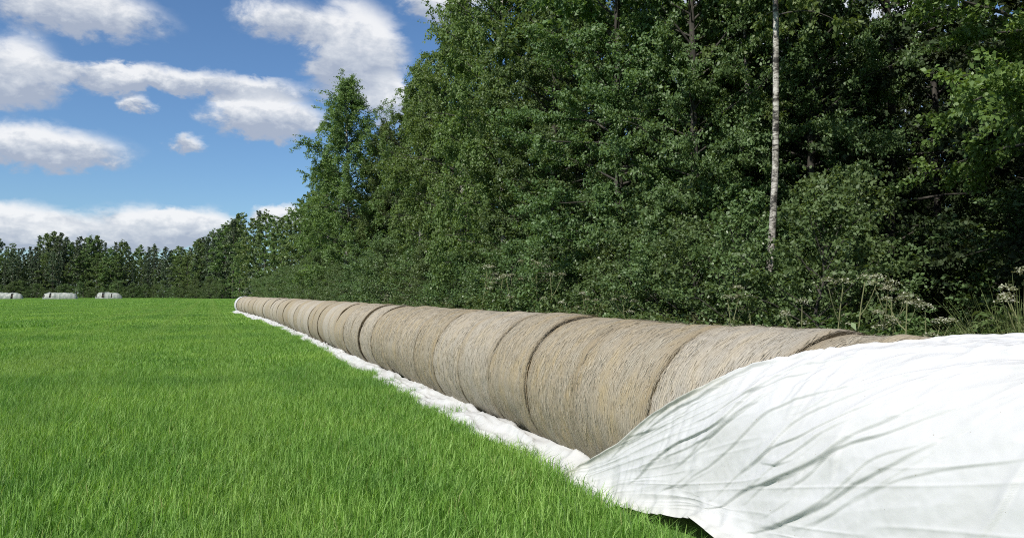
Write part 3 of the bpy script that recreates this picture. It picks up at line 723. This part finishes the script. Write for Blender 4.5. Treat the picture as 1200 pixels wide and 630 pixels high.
# ------------------------------------------------------------------ trees
def leaf_faces(pos, axis, nrm, ln, wd, r, fold=.25):
    """kite-shaped leaves: base, left, tip, right, folded along the midrib"""
    n = len(pos)
    axis = axis / (np.linalg.norm(axis, axis=1)[:, None] + 1e-9)
    nrm = nrm - axis * np.sum(nrm * axis, 1)[:, None]; nrm = nrm / (np.linalg.norm(nrm, axis=1)[:, None] + 1e-9)
    sd = np.cross(axis, nrm)
    l = ln[:, None]; w = wd[:, None]
    mid = pos + axis * l * .42
    V = np.stack([pos, mid + sd * w * .5 + nrm * w * fold, pos + axis * l, mid - sd * w * .5 + nrm * w * fold], 1).reshape(-1, 3)
    F_ = np.arange(n * 4).reshape(-1, 4)
    return V, F_
def rand_unit(r, n):
    v = r.normal(size=(n, 3)); return v / np.linalg.norm(v, axis=1)[:, None]
def build_tree(seed, H, base, radf, n_limb, n_leaf, leaf, trunk_r, droop=.0, lean=(0, 0), elev=(.1, .9), twigs=9, leaf_big=None, split_h=None, upn=.55, wob=.25, weep=0.):
    """returns (trunk verts/faces, crown verts/faces/rnd). radf(t): crown radius at t=0..1 from base to top"""
    r = np.random.default_rng(seed)
    nz = 14; tz = np.linspace(0, 1, nz)
    tp = np.stack([lean[0] * tz + wob * .5 * fbm(tz * 2.2, 0, 0, seed, 2), lean[1] * tz + wob * .5 * fbm(tz * 2.2, 5, 0, seed + 1, 2), tz * H * .97], -1); tp[0, :2] = 0
    rad = trunk_r * (1 - tz * .93) ** .85; rad[0] *= 1.35
    parts = []; stem_ = tube(tp, rad, 10)
    trunk_at = lambda z: np.array([np.interp(z, tp[:, 2], tp[:, 0]), np.interp(z, tp[:, 2], tp[:, 1]), z])
    S, E, cl = [], [], []
    for i in range(n_limb):
        t = (i + r.random()) / n_limb
        z = base + t * (H - base) * .97
        a = i * 2.39996 + r.normal(0, .35)
        Lr = radf(t) * r.uniform(.62, 1.12)
        ev = elev[0] + (elev[1] - elev[0]) * t + r.normal(0, .12)
        p0 = trunk_at(min(z, H * .96)); d = np.array([math.cos(a) * math.cos(ev), math.sin(a) * math.cos(ev), math.sin(ev)])
        q = np.linspace(0, 1, 6)[:, None]
        path = p0 + d * q * Lr + np.array([0, 0, -1.]) * (droop * Lr * q ** 2) + np.cumsum(r.normal(0, .035 * Lr, (6, 3)), 0) * q
        parts.append(tube(path, np.linspace(max(.010, .022 * Lr * .55), .004, 6), 5))
        nt = max(3, int(twigs * (.5 + Lr / max(radf(.35), .1) * .6)))
        f = 1 - (1 - r.random(nt) ** .75) * .82
        for ff in f:
            b0 = np.array([np.interp(ff, q[:, 0], path[:, c]) for c in range(3)])
            td = d * .55 + rand_unit(r, 1)[0] * np.array([1, 1, .55]) * .9; td[2] += .12 - droop * 1.1
            if weep and r.random() < .75: td = np.array([r.normal(0, .35), r.normal(0, .35), -1.0]) + d * .25
            td /= np.linalg.norm(td)
            tl = weep * r.uniform(.5, 1.25) if weep else (.28 + .30 * r.random()) * (Lr * .45 + .35)
            S.append(b0); E.append(b0 + td * tl)
    S = np.array(S); E = np.array(E); k = len(S)
    tl = np.linalg.norm(E - S, axis=1)
    wgt = tl * r.uniform(.35, 1.7, k)
    if split_h is not None: wgt = np.where(S[:, 2] > split_h, wgt * .33, wgt)
    idx = r.choice(k, n_leaf, p=wgt / wgt.sum())
    f = r.random(n_leaf)
    ctone = np.clip(r.normal(.5, .2, k), 0, 1)
    jit = rand_unit(r, n_leaf) * (r.random(n_leaf) ** .6 * .16 * (.4 + tl[idx]))[:, None] * np.array([[1, 1, .6]])
    pos = S[idx] * (1 - f)[:, None] + E[idx] * f[:, None] + jit
    pos[:, 2] -= droop * .25 * f * tl[idx]
    td = (E - S)[idx] / tl[idx][:, None]
    axis = td * .6 + rand_unit(r, n_leaf) * .8; axis[:, 2] -= .28 + droop * .6
    out = pos.copy(); out[:, 2] = 0; out /= np.linalg.norm(out, axis=1)[:, None] + 1e-6
    nr = out * .45 + rand_unit(r, n_leaf) * .75; nr[:, 2] += upn
    ln = leaf * r.uniform(.65, 1.3, n_leaf)
    if split_h is not None: ln = np.where(pos[:, 2] > split_h, ln * (leaf_big or 1.8), ln)
    pos[:, 2] = np.maximum(pos[:, 2], .08)
    V, F_ = leaf_faces(pos, axis, nr, ln, ln * r.uniform(.55, .8, n_leaf), r)
    rn = np.clip(ctone[idx] * .55 + r.random(n_leaf) * .45, 0, 1)
    return stem_, join(parts), (V, F_, np.repeat(rn, 4))
class Kind:
    def __init__(s, name, tree, leafm, barkm):
        (tv, tf), (bv, bf), (v, f, rn) = tree
        s.trunk = make_mesh(name + '_trunk', tv, tf, barkm, smooth=True); s.limbs = make_mesh(name + '_branches', bv, bf, M['bark'], smooth=True); s.crown = make_mesh(name + '_crown', v, f, leafm, {'rnd': rn})
def place(kind, name, x, y, label, cat='tree', group=None, rot=0., s=1., sz=None, branches=True):
    o = link(name, None, loc=(x, y, 0)); o.rotation_euler.z = rot; o.scale = (s, s, sz or s)
    t = link('trunk', kind.trunk, o); c = link('crown', kind.crown, o); c['kind'] = 'stuff'
    if branches: link('branches', kind.limbs, o)['kind'] = 'stuff'
    return tag(o, label, cat, group)
dome = lambda w, lo=.75: (lambda t: w * (lo + (1 - lo) * math.sin(min(t * 2.2, 1) * math.pi / 2)) * (1 - max(0, (t - .45) / .58) ** 1.7 * .92))
K = {}
K['alder'] = [Kind('alder', build_tree(1000 + i, 15, .35, dome(2.9), 130, 82000, .080, .14, .06, twigs=12, split_h=8.5), M['alder'], M['bark']) for i in range(3)]
K['rowan'] = [Kind('rowan', build_tree(1100, 13, 3.5, dome(3.0, .85), 70, 62000, .068, .11, .16, twigs=10, split_h=8.5), M['rowan'], M['bark'])]
K['birch'] = [Kind('birch', build_tree(1200 + i, 17.5, .8, dome(3.5, .85), 150, 95000, .105, .15, .14, elev=(.22, .85), twigs=14, weep=.8), M['birch'], M['birchbark']) for i in range(3)]
K['tallbirch'] = [Kind('tall_birch', build_tree(1300 + i, 17, 6.2, dome(2.4, .5), 50, 11000, .11, .088, .3, lean=(-.30, .10), twigs=9, wob=1.1), M['birch'], M['birchbark']) for i in range(2)]
K['inner'] = [Kind('inner', build_tree(1400 + i, 15, 1.6, dome(3.2, .9), 60, 22000, .13, .13, .05, twigs=9), M['inner'], M['bark']) for i in range(2)]
K['far'] = [Kind('far_broadleaf', build_tree(1500 + i, 14, .6, dome(3.0), 60, 12000, .22, .16, .1, twigs=8), M['farleaf'], M['bark']) for i in range(3)]
cone = lambda w: (lambda t: w * (1 - t) ** .85 + .12)
K['spruce'] = [Kind('spruce', build_tree(1600 + i, 17, .6, cone(2.2), 90, 11000, .26, .17, .22, elev=(-.15, .5), twigs=8), M['spruce'], M['bark']) for i in range(2)]
K['pine'] = [Kind('pine', build_tree(1700 + i, 16, 4.5, dome(2.3, .6), 46, 6500, .28, .15, -.1, elev=(.0, .8), twigs=8), M['pine'], M['bark']) for i in range(2)]
K['bush'] = [Kind('bush', build_tree(1800 + i, 2.5, .05, dome(1.15, .9), 34, 7500, .058, .03, .05, twigs=8, elev=(.25, 1.2)), M['alder'], M['bark']) for i in range(3)]
K['lightbush'] = [Kind('light_bush', build_tree(1850 + i, 2.4, .05, dome(1.15, .9), 34, 7000, .055, .03, .12, twigs=8, elev=(.3, 1.2)), M['weed'], M['bark']) for i in range(2)]

rt = random.Random(8)
def tree_at(px, X, kinds, i, name, label, s=1., sz=None, rot=None, cat='tree', group='trees along the edge of the wood'):
    x, y = at(px, X)
    return place(K[kinds][i % len(K[kinds])], name, x, y, label, cat, group, rot if rot is not None else rt.uniform(0, 6.28), s, sz)
E_ = 'trees along the edge of the wood'
tree_at(405, 9.6, 'birch', 0, 'birch_tree', 'tall feathery birch standing foremost against the sky at the far end of the wood', 1.32, 1.05)
tree_at(452, 12.5, 'birch', 1, 'birch_tree', 'lower birch crown in the notch right of the outermost birch', .9, .86)
tree_at(492, 11.5, 'birch', 2, 'birch_tree', 'yellowish green birch right of the sky notch', .92, .88)
tree_at(540, 10.5, 'birch', 0, 'birch_tree', 'pale green birch whose top runs out of the picture', .95, .87, 2.)
tree_at(590, 9.3, 'birch', 1, 'birch_tree', 'birch with drooping twigs above the umbel flowers', .85, .95)
tree_at(650, 9.8, 'alder', 0, 'alder_tree', 'dark leafy alder left of the middle of the wood', 1.)
tree_at(728, 9.3, 'alder', 1, 'alder_tree', 'broad dark alder in the middle of the wood edge', .95)
tree_at(812, 9.6, 'alder', 2, 'alder_tree', 'dark alder just left of the white birch stem', .78, .95)
tree_at(797, 11.2, 'tallbirch', 1, 'birch_tree', 'slender birch whose pale stem shows only near the top edge', .85)
tree_at(852, 10.4, 'tallbirch', 1, 'birch_tree', 'half hidden birch with a spotted stem left of the white stem', .8, None, 2.2)
tree_at(917, 8.9, 'tallbirch', 0, 'birch_tree', 'birch with a bright white bare stem rising through the dark leaves', .80, .95, R(-35))
tree_at(948, 12.2, 'alder', 0, 'alder_tree', 'dark alder right of the white birch stem', .74, .9)
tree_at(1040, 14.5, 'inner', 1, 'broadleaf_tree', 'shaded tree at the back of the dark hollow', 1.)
tree_at(1232, 9.9, 'rowan', 0, 'rowan_tree', 'bright green broad-leaved tree hanging over the dark hollow at the right edge', .98, .98, 1.0)
for k, (px, X) in enumerate([(1750, 10.2), (2600, 10)]):  # unseen alders added outside the frame to shade the right end of the wood
    tree_at(px, X, 'alder', k, 'alder_tree', ['leafy alder just beyond the right side of the view', 'farther alder well beyond the right side of the view'][k], 1.)
far_edge = [(383, 9.8, 'birch', 1, .80), (366, 10.5, 'far', 0, .95), (352, 9.6, 'far', 1, .85), (341, 9.8, 'far', 2, .92), (331, 9.5, 'far', 0, .90), (321, 9.2, 'far', 1, 1.0),
            (311, 9.0, 'far', 2, 1.18), (303, 9.0, 'spruce', 0, 1.12), (296, 8.4, 'far', 0, 1.30), (288, 8.0, 'far', 1, 1.28), (281, 7.0, 'far', 2, 1.15)]
for k, (px, X, kd, i, s) in enumerate(far_edge):
    tree_at(px, X, kd, i, {'far': 'broadleaf_tree', 'spruce': 'spruce_tree', 'birch': 'birch_tree'}[kd],
            'distant green tree where the wood edge runs back, %s leftwards from the outermost tall birch' % ordw[k], s)
# the depth of the wood
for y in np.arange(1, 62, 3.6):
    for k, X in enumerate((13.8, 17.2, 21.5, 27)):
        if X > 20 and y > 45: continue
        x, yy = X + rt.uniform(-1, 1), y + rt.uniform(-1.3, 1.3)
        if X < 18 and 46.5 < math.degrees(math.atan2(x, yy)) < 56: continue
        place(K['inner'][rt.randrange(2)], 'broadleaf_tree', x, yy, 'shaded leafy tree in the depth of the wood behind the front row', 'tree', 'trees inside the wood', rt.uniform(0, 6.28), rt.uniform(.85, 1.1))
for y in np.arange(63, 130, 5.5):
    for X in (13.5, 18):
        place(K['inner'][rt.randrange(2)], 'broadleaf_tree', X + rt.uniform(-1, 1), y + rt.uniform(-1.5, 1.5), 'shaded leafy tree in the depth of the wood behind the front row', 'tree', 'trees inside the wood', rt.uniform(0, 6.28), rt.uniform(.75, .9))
for y in np.arange(2, 46, 1.9):
    for X in (14.5, 19.):
        s = rt.uniform(1.3, 1.9)
        if X < 18 and 46.5 < math.degrees(math.atan2(X, y)) < 56: continue
        place(K['bush'][rt.randrange(3)], 'shrub', X + rt.uniform(-1, 1), y + rt.uniform(-.6, .6), 'shaded undergrowth shrub deep inside the wood', 'shrub', 'undergrowth inside the wood', rt.uniform(0, 6.28), s * 1.25, s)
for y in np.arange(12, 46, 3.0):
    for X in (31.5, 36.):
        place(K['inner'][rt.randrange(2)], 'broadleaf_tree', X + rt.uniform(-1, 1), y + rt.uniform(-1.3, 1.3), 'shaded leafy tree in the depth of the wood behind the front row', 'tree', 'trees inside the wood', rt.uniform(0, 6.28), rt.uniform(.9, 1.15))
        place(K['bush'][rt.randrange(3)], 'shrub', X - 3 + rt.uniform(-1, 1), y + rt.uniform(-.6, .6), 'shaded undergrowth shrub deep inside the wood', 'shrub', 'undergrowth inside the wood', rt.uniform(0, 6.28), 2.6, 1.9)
# tree line across the end of the field
def far_pt(px, depth):
    lat = (px - 600) / 900 * depth
    return lat * math.cos(YAW) + depth * math.sin(YAW), depth * math.cos(YAW) - lat * math.sin(YAW)
n_far = 0
for row, (d0, step) in enumerate(((262, 9.5), (272, 8.5), (284, 8.0))):
    px = -70 + row * 3.
    while px < 284:
        dd = d0 + rt.uniform(-4, 4) - max(0, px - 180) * .42
        kd = rt.choices(['spruce', 'pine', 'far'], [.30, .28, .42] if row else [.18, .20, .62])[0]
        top = 291 + 6 * math.sin(px * .045) + rt.uniform(-12, 12) + (8 if row == 0 else 0) - (14 if 45 < px < 85 and row else 0)
        if px > 225: top = 286 - (px - 225) * .62 + rt.uniform(-5, 5)
        Hn = {'spruce': 17., 'pine': 16., 'far': 14.}[kd]
        Ht = (344 - top) / 900 * dd + 1.5
        x, y = far_pt(px, dd)
        s = Ht / Hn
        place(K[kd][rt.randrange(len(K[kd]))], {'spruce': 'spruce_tree', 'pine': 'pine_tree', 'far': 'broadleaf_tree'}[kd], x, y,
              {'spruce': 'pointed dark spruce in the tree line across the far end of the field', 'pine': 'ragged dark pine in the tree line across the far end of the field',
               'far': 'rounded green tree in the tree line across the far end of the field'}[kd], 'tree', 'tree line at the end of the field', rt.uniform(0, 6.28), s * rt.uniform(.82, 1.08), s)
        px += step * .88 * rt.uniform(.75, 1.25)
px = -60
while px < 262:
    x, y = far_pt(px, 254 - max(0, px - 180) * .42 + rt.uniform(-2, 2)); s = rt.uniform(1.2, 2.3)
    place(K['lightbush' if rt.random() < .35 else 'bush'][rt.randrange(2)], 'shrub', x, y, 'low shrub at the foot of the far tree line', 'shrub', 'shrubs below the far tree line', rt.uniform(0, 6.28), s * 1.2, s)
    px += rt.uniform(6, 11)
# shrubs along the edge of the wood
y = 2.5; k = 0
while y < 135:
    near = y < 30
    X = 8.0 + rt.uniform(-.35, .5)
    px = 600 + 900 * math.tan(math.atan2(X, y) - YAW)
    s = rt.uniform(.75, 1.15) * (.42 if 1010 < px < 1380 else 1) * (.5 if 870 < px < 960 else 1)
    kd = 'lightbush' if rt.random() < (.30 if near else .45) else 'bush'
    place(K[kd][rt.randrange(len(K[kd]))], 'shrub', X, y,
          (('pale green shrub at the foot of the wood just behind the bale row' if kd == 'lightbush' else 'dark leafy shrub at the foot of the wood just behind the bale row') if near else 'distant shrub at the foot of the wood where it runs back'), 'shrub', 'shrubs along the wood edge', rt.uniform(0, 6.28), s * rt.uniform(.95, 1.2) * (1 if near else 1.5), s * (1 if near else 1.5))
    y += rt.uniform(.75, 1.15) if near else rt.uniform(1.6, 2.8)
for k, (px, X, s) in enumerate([(640, 9.4, 1.5), (700, 9.2, 1.6), (760, 9.3, 1.45), (830, 9.6, 1.5), (870, 9.8, 1.4), (966, 9.9, 1.35), (990, 10.6, 1.2), (952, 8.4, .62), (884, 8.5, .8)]):
    tree_at(px, X, 'bush', k, 'shrub', 'tall sapling thicket under the alders, %s from the left' % ordw[k], s, None, None, 'shrub', 'saplings under the front trees')

# ------------------------------------------------------------------ weeds behind the bales
M['umbel'] = leaf_mat('umbel_flower', (.24, .25, .16), (.36, .37, .27), (.52, .52, .44), transl=.2)
M['stem'] = bark('weed_stem', (.09, .10, .04), (.17, .18, .08), 20)
M['hay'] = leaf_mat('dry_grass', (0.096, 0.120, 0.042), (0.156, 0.188, 0.072), (0.216, 0.255, 0.114))
def umbel_kind(seed):
    r = np.random.default_rng(seed)
    H = 1.0
    path = np.stack([.04 * fbm(np.linspace(0, 2, 7), 0, 0, seed, 2), .04 * fbm(np.linspace(0, 2, 7), 4, 0, seed, 2), np.linspace(0, H, 7)], -1); path[0, :2] = 0
    parts = [tube(path, np.linspace(.009, .004, 7), 6)]
    heads = [(path[-1], .065)]
    for k in range(3):
        z = r.uniform(.45, .85); a = r.uniform(0, 6.28); p0 = np.array([np.interp(z, path[:, 2], path[:, 0]), np.interp(z, path[:, 2], path[:, 1]), z])
        p1 = p0 + np.array([math.cos(a) * .16, math.sin(a) * .16, r.uniform(.10, .28)])
        q = np.linspace(0, 1, 4)[:, None]; pp = p0 + (p1 - p0) * q + np.array([0, 0, -.03]) * np.sin(q * np.pi)
        parts.append(tube(pp, np.linspace(.005, .003, 4), 5)); heads.append((p1, r.uniform(.035, .06)))
    ums = []
    for p, rad in heads:
        rays = []; n = 16
        ctr = []
        for j in range(n):
            a = j * 2.4; rr = rad * math.sqrt((j + .5) / n)
            e = p + np.array([math.cos(a) * rr, math.sin(a) * rr, rad * (.75 - .5 * (rr / rad) ** 2)])
            ctr.append(e)
        ctr = np.repeat(np.array(ctr), 6, 0); n2 = len(ctr)
        pos = ctr + r.normal(0, .0085, (n2, 3)) * np.array([1, 1, .5]); ax = rand_unit(r, n2); ax[:, 2] *= .3
        nr = rand_unit(r, n2) * .5; nr[:, 2] += 1
        lnn = np.full(n2, .016); v, f = leaf_faces(pos, ax, nr, lnn, lnn * .8, r, .1)
        ums.append((v, f, np.repeat(r.random(n2), 4)))
    n = 900; z = r.random(n) ** 1.1 * .85; a = r.uniform(0, 6.28, n); br = r.integers(0, 9, n); a = br * 2.4 + r.normal(0, .28, n); z = np.clip(br / 9 * .75 + r.normal(.05, .05, n), .05, .9)
    rr = r.random(n) ** .7 * (.34 * (1 - z * .5))
    pos = np.stack([np.cos(a) * rr, np.sin(a) * rr, z + rr * .25 - rr ** 2 * 1.1], -1)
    ax = np.stack([np.cos(a), np.sin(a), -.3 + 0 * a], -1) + rand_unit(r, n) * .8; nr = rand_unit(r, n) * .6; nr[:, 2] += 1
    ln = .06 * r.uniform(.6, 1.3, n); v, f = leaf_faces(pos, ax, nr, ln, ln * .5, r)
    sv, sf = join(parts)
    return make_mesh('weed_stem', sv, sf, M['stem'], smooth=True), make_mesh('weed_leaves', v, f, M['weed'], {'rnd': np.repeat(r.random(n), 4)}), [make_mesh('umbel', a_, b_, M['umbel'], {'rnd': c_}) for a_, b_, c_ in ums]
UK = [umbel_kind(40 + k) for k in range(4)]
def place_umbel(px, X, h, label):
    x, y = at(px, X); stem, leaves, ums = UK[rt.randrange(4)]
    o = link('umbel_plant', None, loc=(x, y, 0)); o.rotation_euler = (rt.uniform(-.08, .08), rt.uniform(-.08, .08), rt.uniform(0, 6.28)); o.scale = (h * .9, h * .9, h)
    link('stem', stem, o); l = link('leaves', leaves, o); l['kind'] = 'stuff'
    for u in ums: link('umbel', u, o)
    tag(o, label, 'plant', 'umbel plants behind the bales')
for px in (572, 588, 601, 618, 629, 640): place_umbel(px + rt.uniform(-4, 4), 7.1 + rt.uniform(-.3, .4), rt.uniform(1.75, 2.35), 'tall white umbel plant in the clump behind the middle of the bale row')
for px in (850, 861, 874): place_umbel(px, 6.7 + rt.uniform(-.3, .4), rt.uniform(1.35, 1.75), 'white umbel plant left of the foot of the white birch stem')
for px in (940, 990, 1008, 1030, 1044, 1060, 1085): place_umbel(px, 6.5 + rt.uniform(-.4, .5), rt.uniform(1.3, 1.65), 'white umbel plant right of the birch stem, in front of the dark hollow')
for px in (1180, 1192, 1205): place_umbel(px, 6.6 + rt.uniform(-.3, .3), rt.uniform(1.45, 1.7), 'white umbel plant at the right edge above the white sheet')
for px in (330, 372, 420, 455, 480, 500, 520, 545, 690, 735): place_umbel(px, 7.4, rt.uniform(1.1, 1.5), 'scattered umbel plant at the foot of the wood along the far bales')
# leafy weeds
def weed_kind(seed, mat, H=1.0, leaf=.07, n=1500):
    r = np.random.default_rng(seed); parts = []; V = []
    stems = 9; k = n // stems
    P, A = [], []
    for i in range(stems):
        a = r.uniform(0, 6.28); hh = H * r.uniform(.65, 1.05); sp_ = r.uniform(.08, .36)
        q = np.linspace(0, 1, 5)[:, None]; path = np.array([math.cos(a) * .05, math.sin(a) * .05, 0]) + q * np.array([0, 0, hh]) + q ** 1.6 * np.array([math.cos(a) * sp_, math.sin(a) * sp_, 0])
        parts.append(tube(path, np.linspace(.006, .002, 5), 5))
        f = r.random(k) ** .8; b = np.stack([np.interp(f, q[:, 0], path[:, c]) for c in range(3)], -1)
        an = r.uniform(0, 6.28, k); d = np.stack([np.cos(an), np.sin(an), r.normal(.1, .3, k)], -1)
        P.append(b + d * (.02 + .07 * r.random(k)[:, None])); A.append(d)
    P = np.concatenate(P); A = np.concatenate(A); A[:, 2] -= .3; nr = rand_unit(r, len(P)) * .5; nr[:, 2] += 1
    ln = leaf * r.uniform(.5, 1.3, len(P)); v, f = leaf_faces(P, A, nr, ln, ln * .42, r)
    sv, sf = join(parts)
    return make_mesh('leafy_weed_stems', sv, sf, M['stem'], smooth=True), make_mesh('leafy_weed_leaves', v, f, mat, {'rnd': np.repeat(r.random(len(P)), 4)})
WK = [weed_kind(60, M['weed']), weed_kind(61, M['weed'], leaf=.09, n=1100), weed_kind(62, M['weedgrey'], leaf=.06), weed_kind(63, M['alder'], leaf=.085)]
y = 2.2
while y < 60:
    for X in (5.9, 6.7, 7.4):
        x, yy = X + rt.uniform(-.35, .35), y + rt.uniform(-.3, .3)
        stem, leaves = WK[rt.choices(range(4), [.3, .25, .2, .25])[0]]
        o = link('leafy_weed', None, loc=(x, yy, 0)); s = rt.uniform(.8, 1.25) * (1. if X > 6 else .85); o.scale = (s * 1.1, s * 1.1, s); o.rotation_euler.z = rt.uniform(0, 6.28)
        link('stems', stem, o); l = link('leaves', leaves, o); l['kind'] = 'stuff'
        tag(o, 'leafy green weed in the rank growth between the bales and the wood', 'plant', 'weeds between bales and wood')
    y += .62 if y < 14 else 1.0 if y < 30 else 1.7
# arching dry grass at the right
def hay_kind(seed):
    r = np.random.default_rng(seed); n = 260
    a = r.uniform(0, 6.28, n); h = r.uniform(.5, 1.25, n); ln = r.uniform(.1, .6, n); V = []; Fs = []
    q = np.array([0, .35, .7, 1.])
    for i in range(n):
        d = np.array([math.cos(a[i]), math.sin(a[i]), 0]); s_ = np.array([-d[1], d[0], 0]) * .004
        c = d * .05 + np.outer(q, [0, 0, h[i]]) + np.outer(q ** 2, d * ln[i] * h[i]) - np.outer(q ** 3, [0, 0, .25 * ln[i] * h[i]])
        w = np.array([1, 1, .8, .15])[:, None]; b = len(V) * 8
        V.append(np.stack([c - s_ * w, c + s_ * w], 1).reshape(-1, 3)); Fs.append(np.array([[0, 1, 3, 2], [2, 3, 5, 4], [4, 5, 7, 6]]) + b)
    return make_mesh('hay_tuft', np.concatenate(V), np.concatenate(Fs), M['hay'], {'rnd': np.repeat(r.random(n), 8)})
HK = hay_kind(77)
for px, X, s in ((1130, 6.3, .95), (1155, 6.4, 1.15), (1178, 6.2, 1.3), (1198, 6.4, 1.4), (1225, 6.2, 1.3), (660, 6.6, .9), (675, 6.5, .9)):
    x, y = at(px, X); o = link('tall_grass_tuft', HK, loc=(x, y, 0)); o.scale = (s, s, s); o.rotation_euler.z = rt.uniform(0, 6.28)
    tag(o, ('arching dry grass tuft above the white sheet at the right edge' if px > 1000 else 'pale grass tuft beside the umbel clump behind the bales'), 'grass tuft', 'dry grass tufts')

# ------------------------------------------------------------------ far wrapped rows of bales at the end of the field
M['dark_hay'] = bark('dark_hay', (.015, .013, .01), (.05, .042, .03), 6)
def far_row(x, y, length, rz, gaps, label, h=1.0, low=1.0):
    o = link('wrapped_bale_row', None, loc=(x, y, 0)); o.rotation_euler.z = rz
    tag(o, label, 'bale row', 'wrapped rows at the end of the field')
    na, nl = 28, 64; rr = .95 * h
    us = np.linspace(-length / 2 - .1, length / 2 + .1, nl); th = np.linspace(-.15, np.pi + .15, na)
    U, T = np.meshgrid(us, th, indexing='ij')
    e = np.clip((np.abs(U) - (length / 2 - 1.7)) / 1.8, 0, 1)
    rad = rr * np.sqrt(np.clip(1 - e ** 2.2, .01, 1)) * (1 - .14 * (U / length + .5)) * (1 + .02 * np.cos(U * 2 * np.pi / 1.25)) + .05 * fbm(U * 1.5, np.cos(T) * 2, np.sin(T) * 2, int(x * 3) % 997, 3)
    V = np.stack([U, rad * np.cos(T) * 1.05, np.maximum(rad * np.sin(T) * 2.05 * low, -.02)], -1).reshape(-1, 3)
    F_ = grid_faces(nl, na); cu = us[F_[:, 0] // na]; ct = th[F_[:, 0] % na]
    keep = np.ones(len(F_), bool)
    for g0, g1, t0, t1 in gaps: keep &= ~((cu > g0) & (cu < g1) & (ct > t0) & (ct < t1))
    link('film_sleeve', make_mesh('film_sleeve', V, F_[keep], M['oldfilm'], {'dirt': np.full(len(V), .1)}, True), o)
    k = int((length - 1.0) / 1.25)
    for i in range(k):
        b = link('bale', lo[i % 4], o); b.location = (-length / 2 + .9 + i * 1.25, 0, .66 * h); b.rotation_euler.z = R(90); b.scale = (1.1, 1.1, 1.1)
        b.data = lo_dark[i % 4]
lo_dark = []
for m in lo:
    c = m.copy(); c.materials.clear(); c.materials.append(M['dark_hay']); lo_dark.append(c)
for px, dep, length, rz, gaps, lab in (
        (8, 205, 8.2, R(8), [(1.3, 1.9, 1.9, 3.0)], 'pale film-wrapped bale row cut by the left edge of the picture'),
        (71, 205, 8.4, R(12), [(-2.5, -2.0, 1.9, 2.9)], 'long pale film-wrapped bale row second from the left edge'),
        (128, 212, 6.8, R(10), [(-1.7, -1.0, 1.6, 2.9), (.7, 1.0, 2.1, 2.8)], 'pale wrapped bale row with dark torn openings, nearest the wood')):
    x, y = far_pt(px, dep)
    far_row(x, y, length, rz - YAW, [(-b_, -a_, t0, t1) if False else (a_, b_, t0, t1) for a_, b_, t0, t1 in gaps], lab)
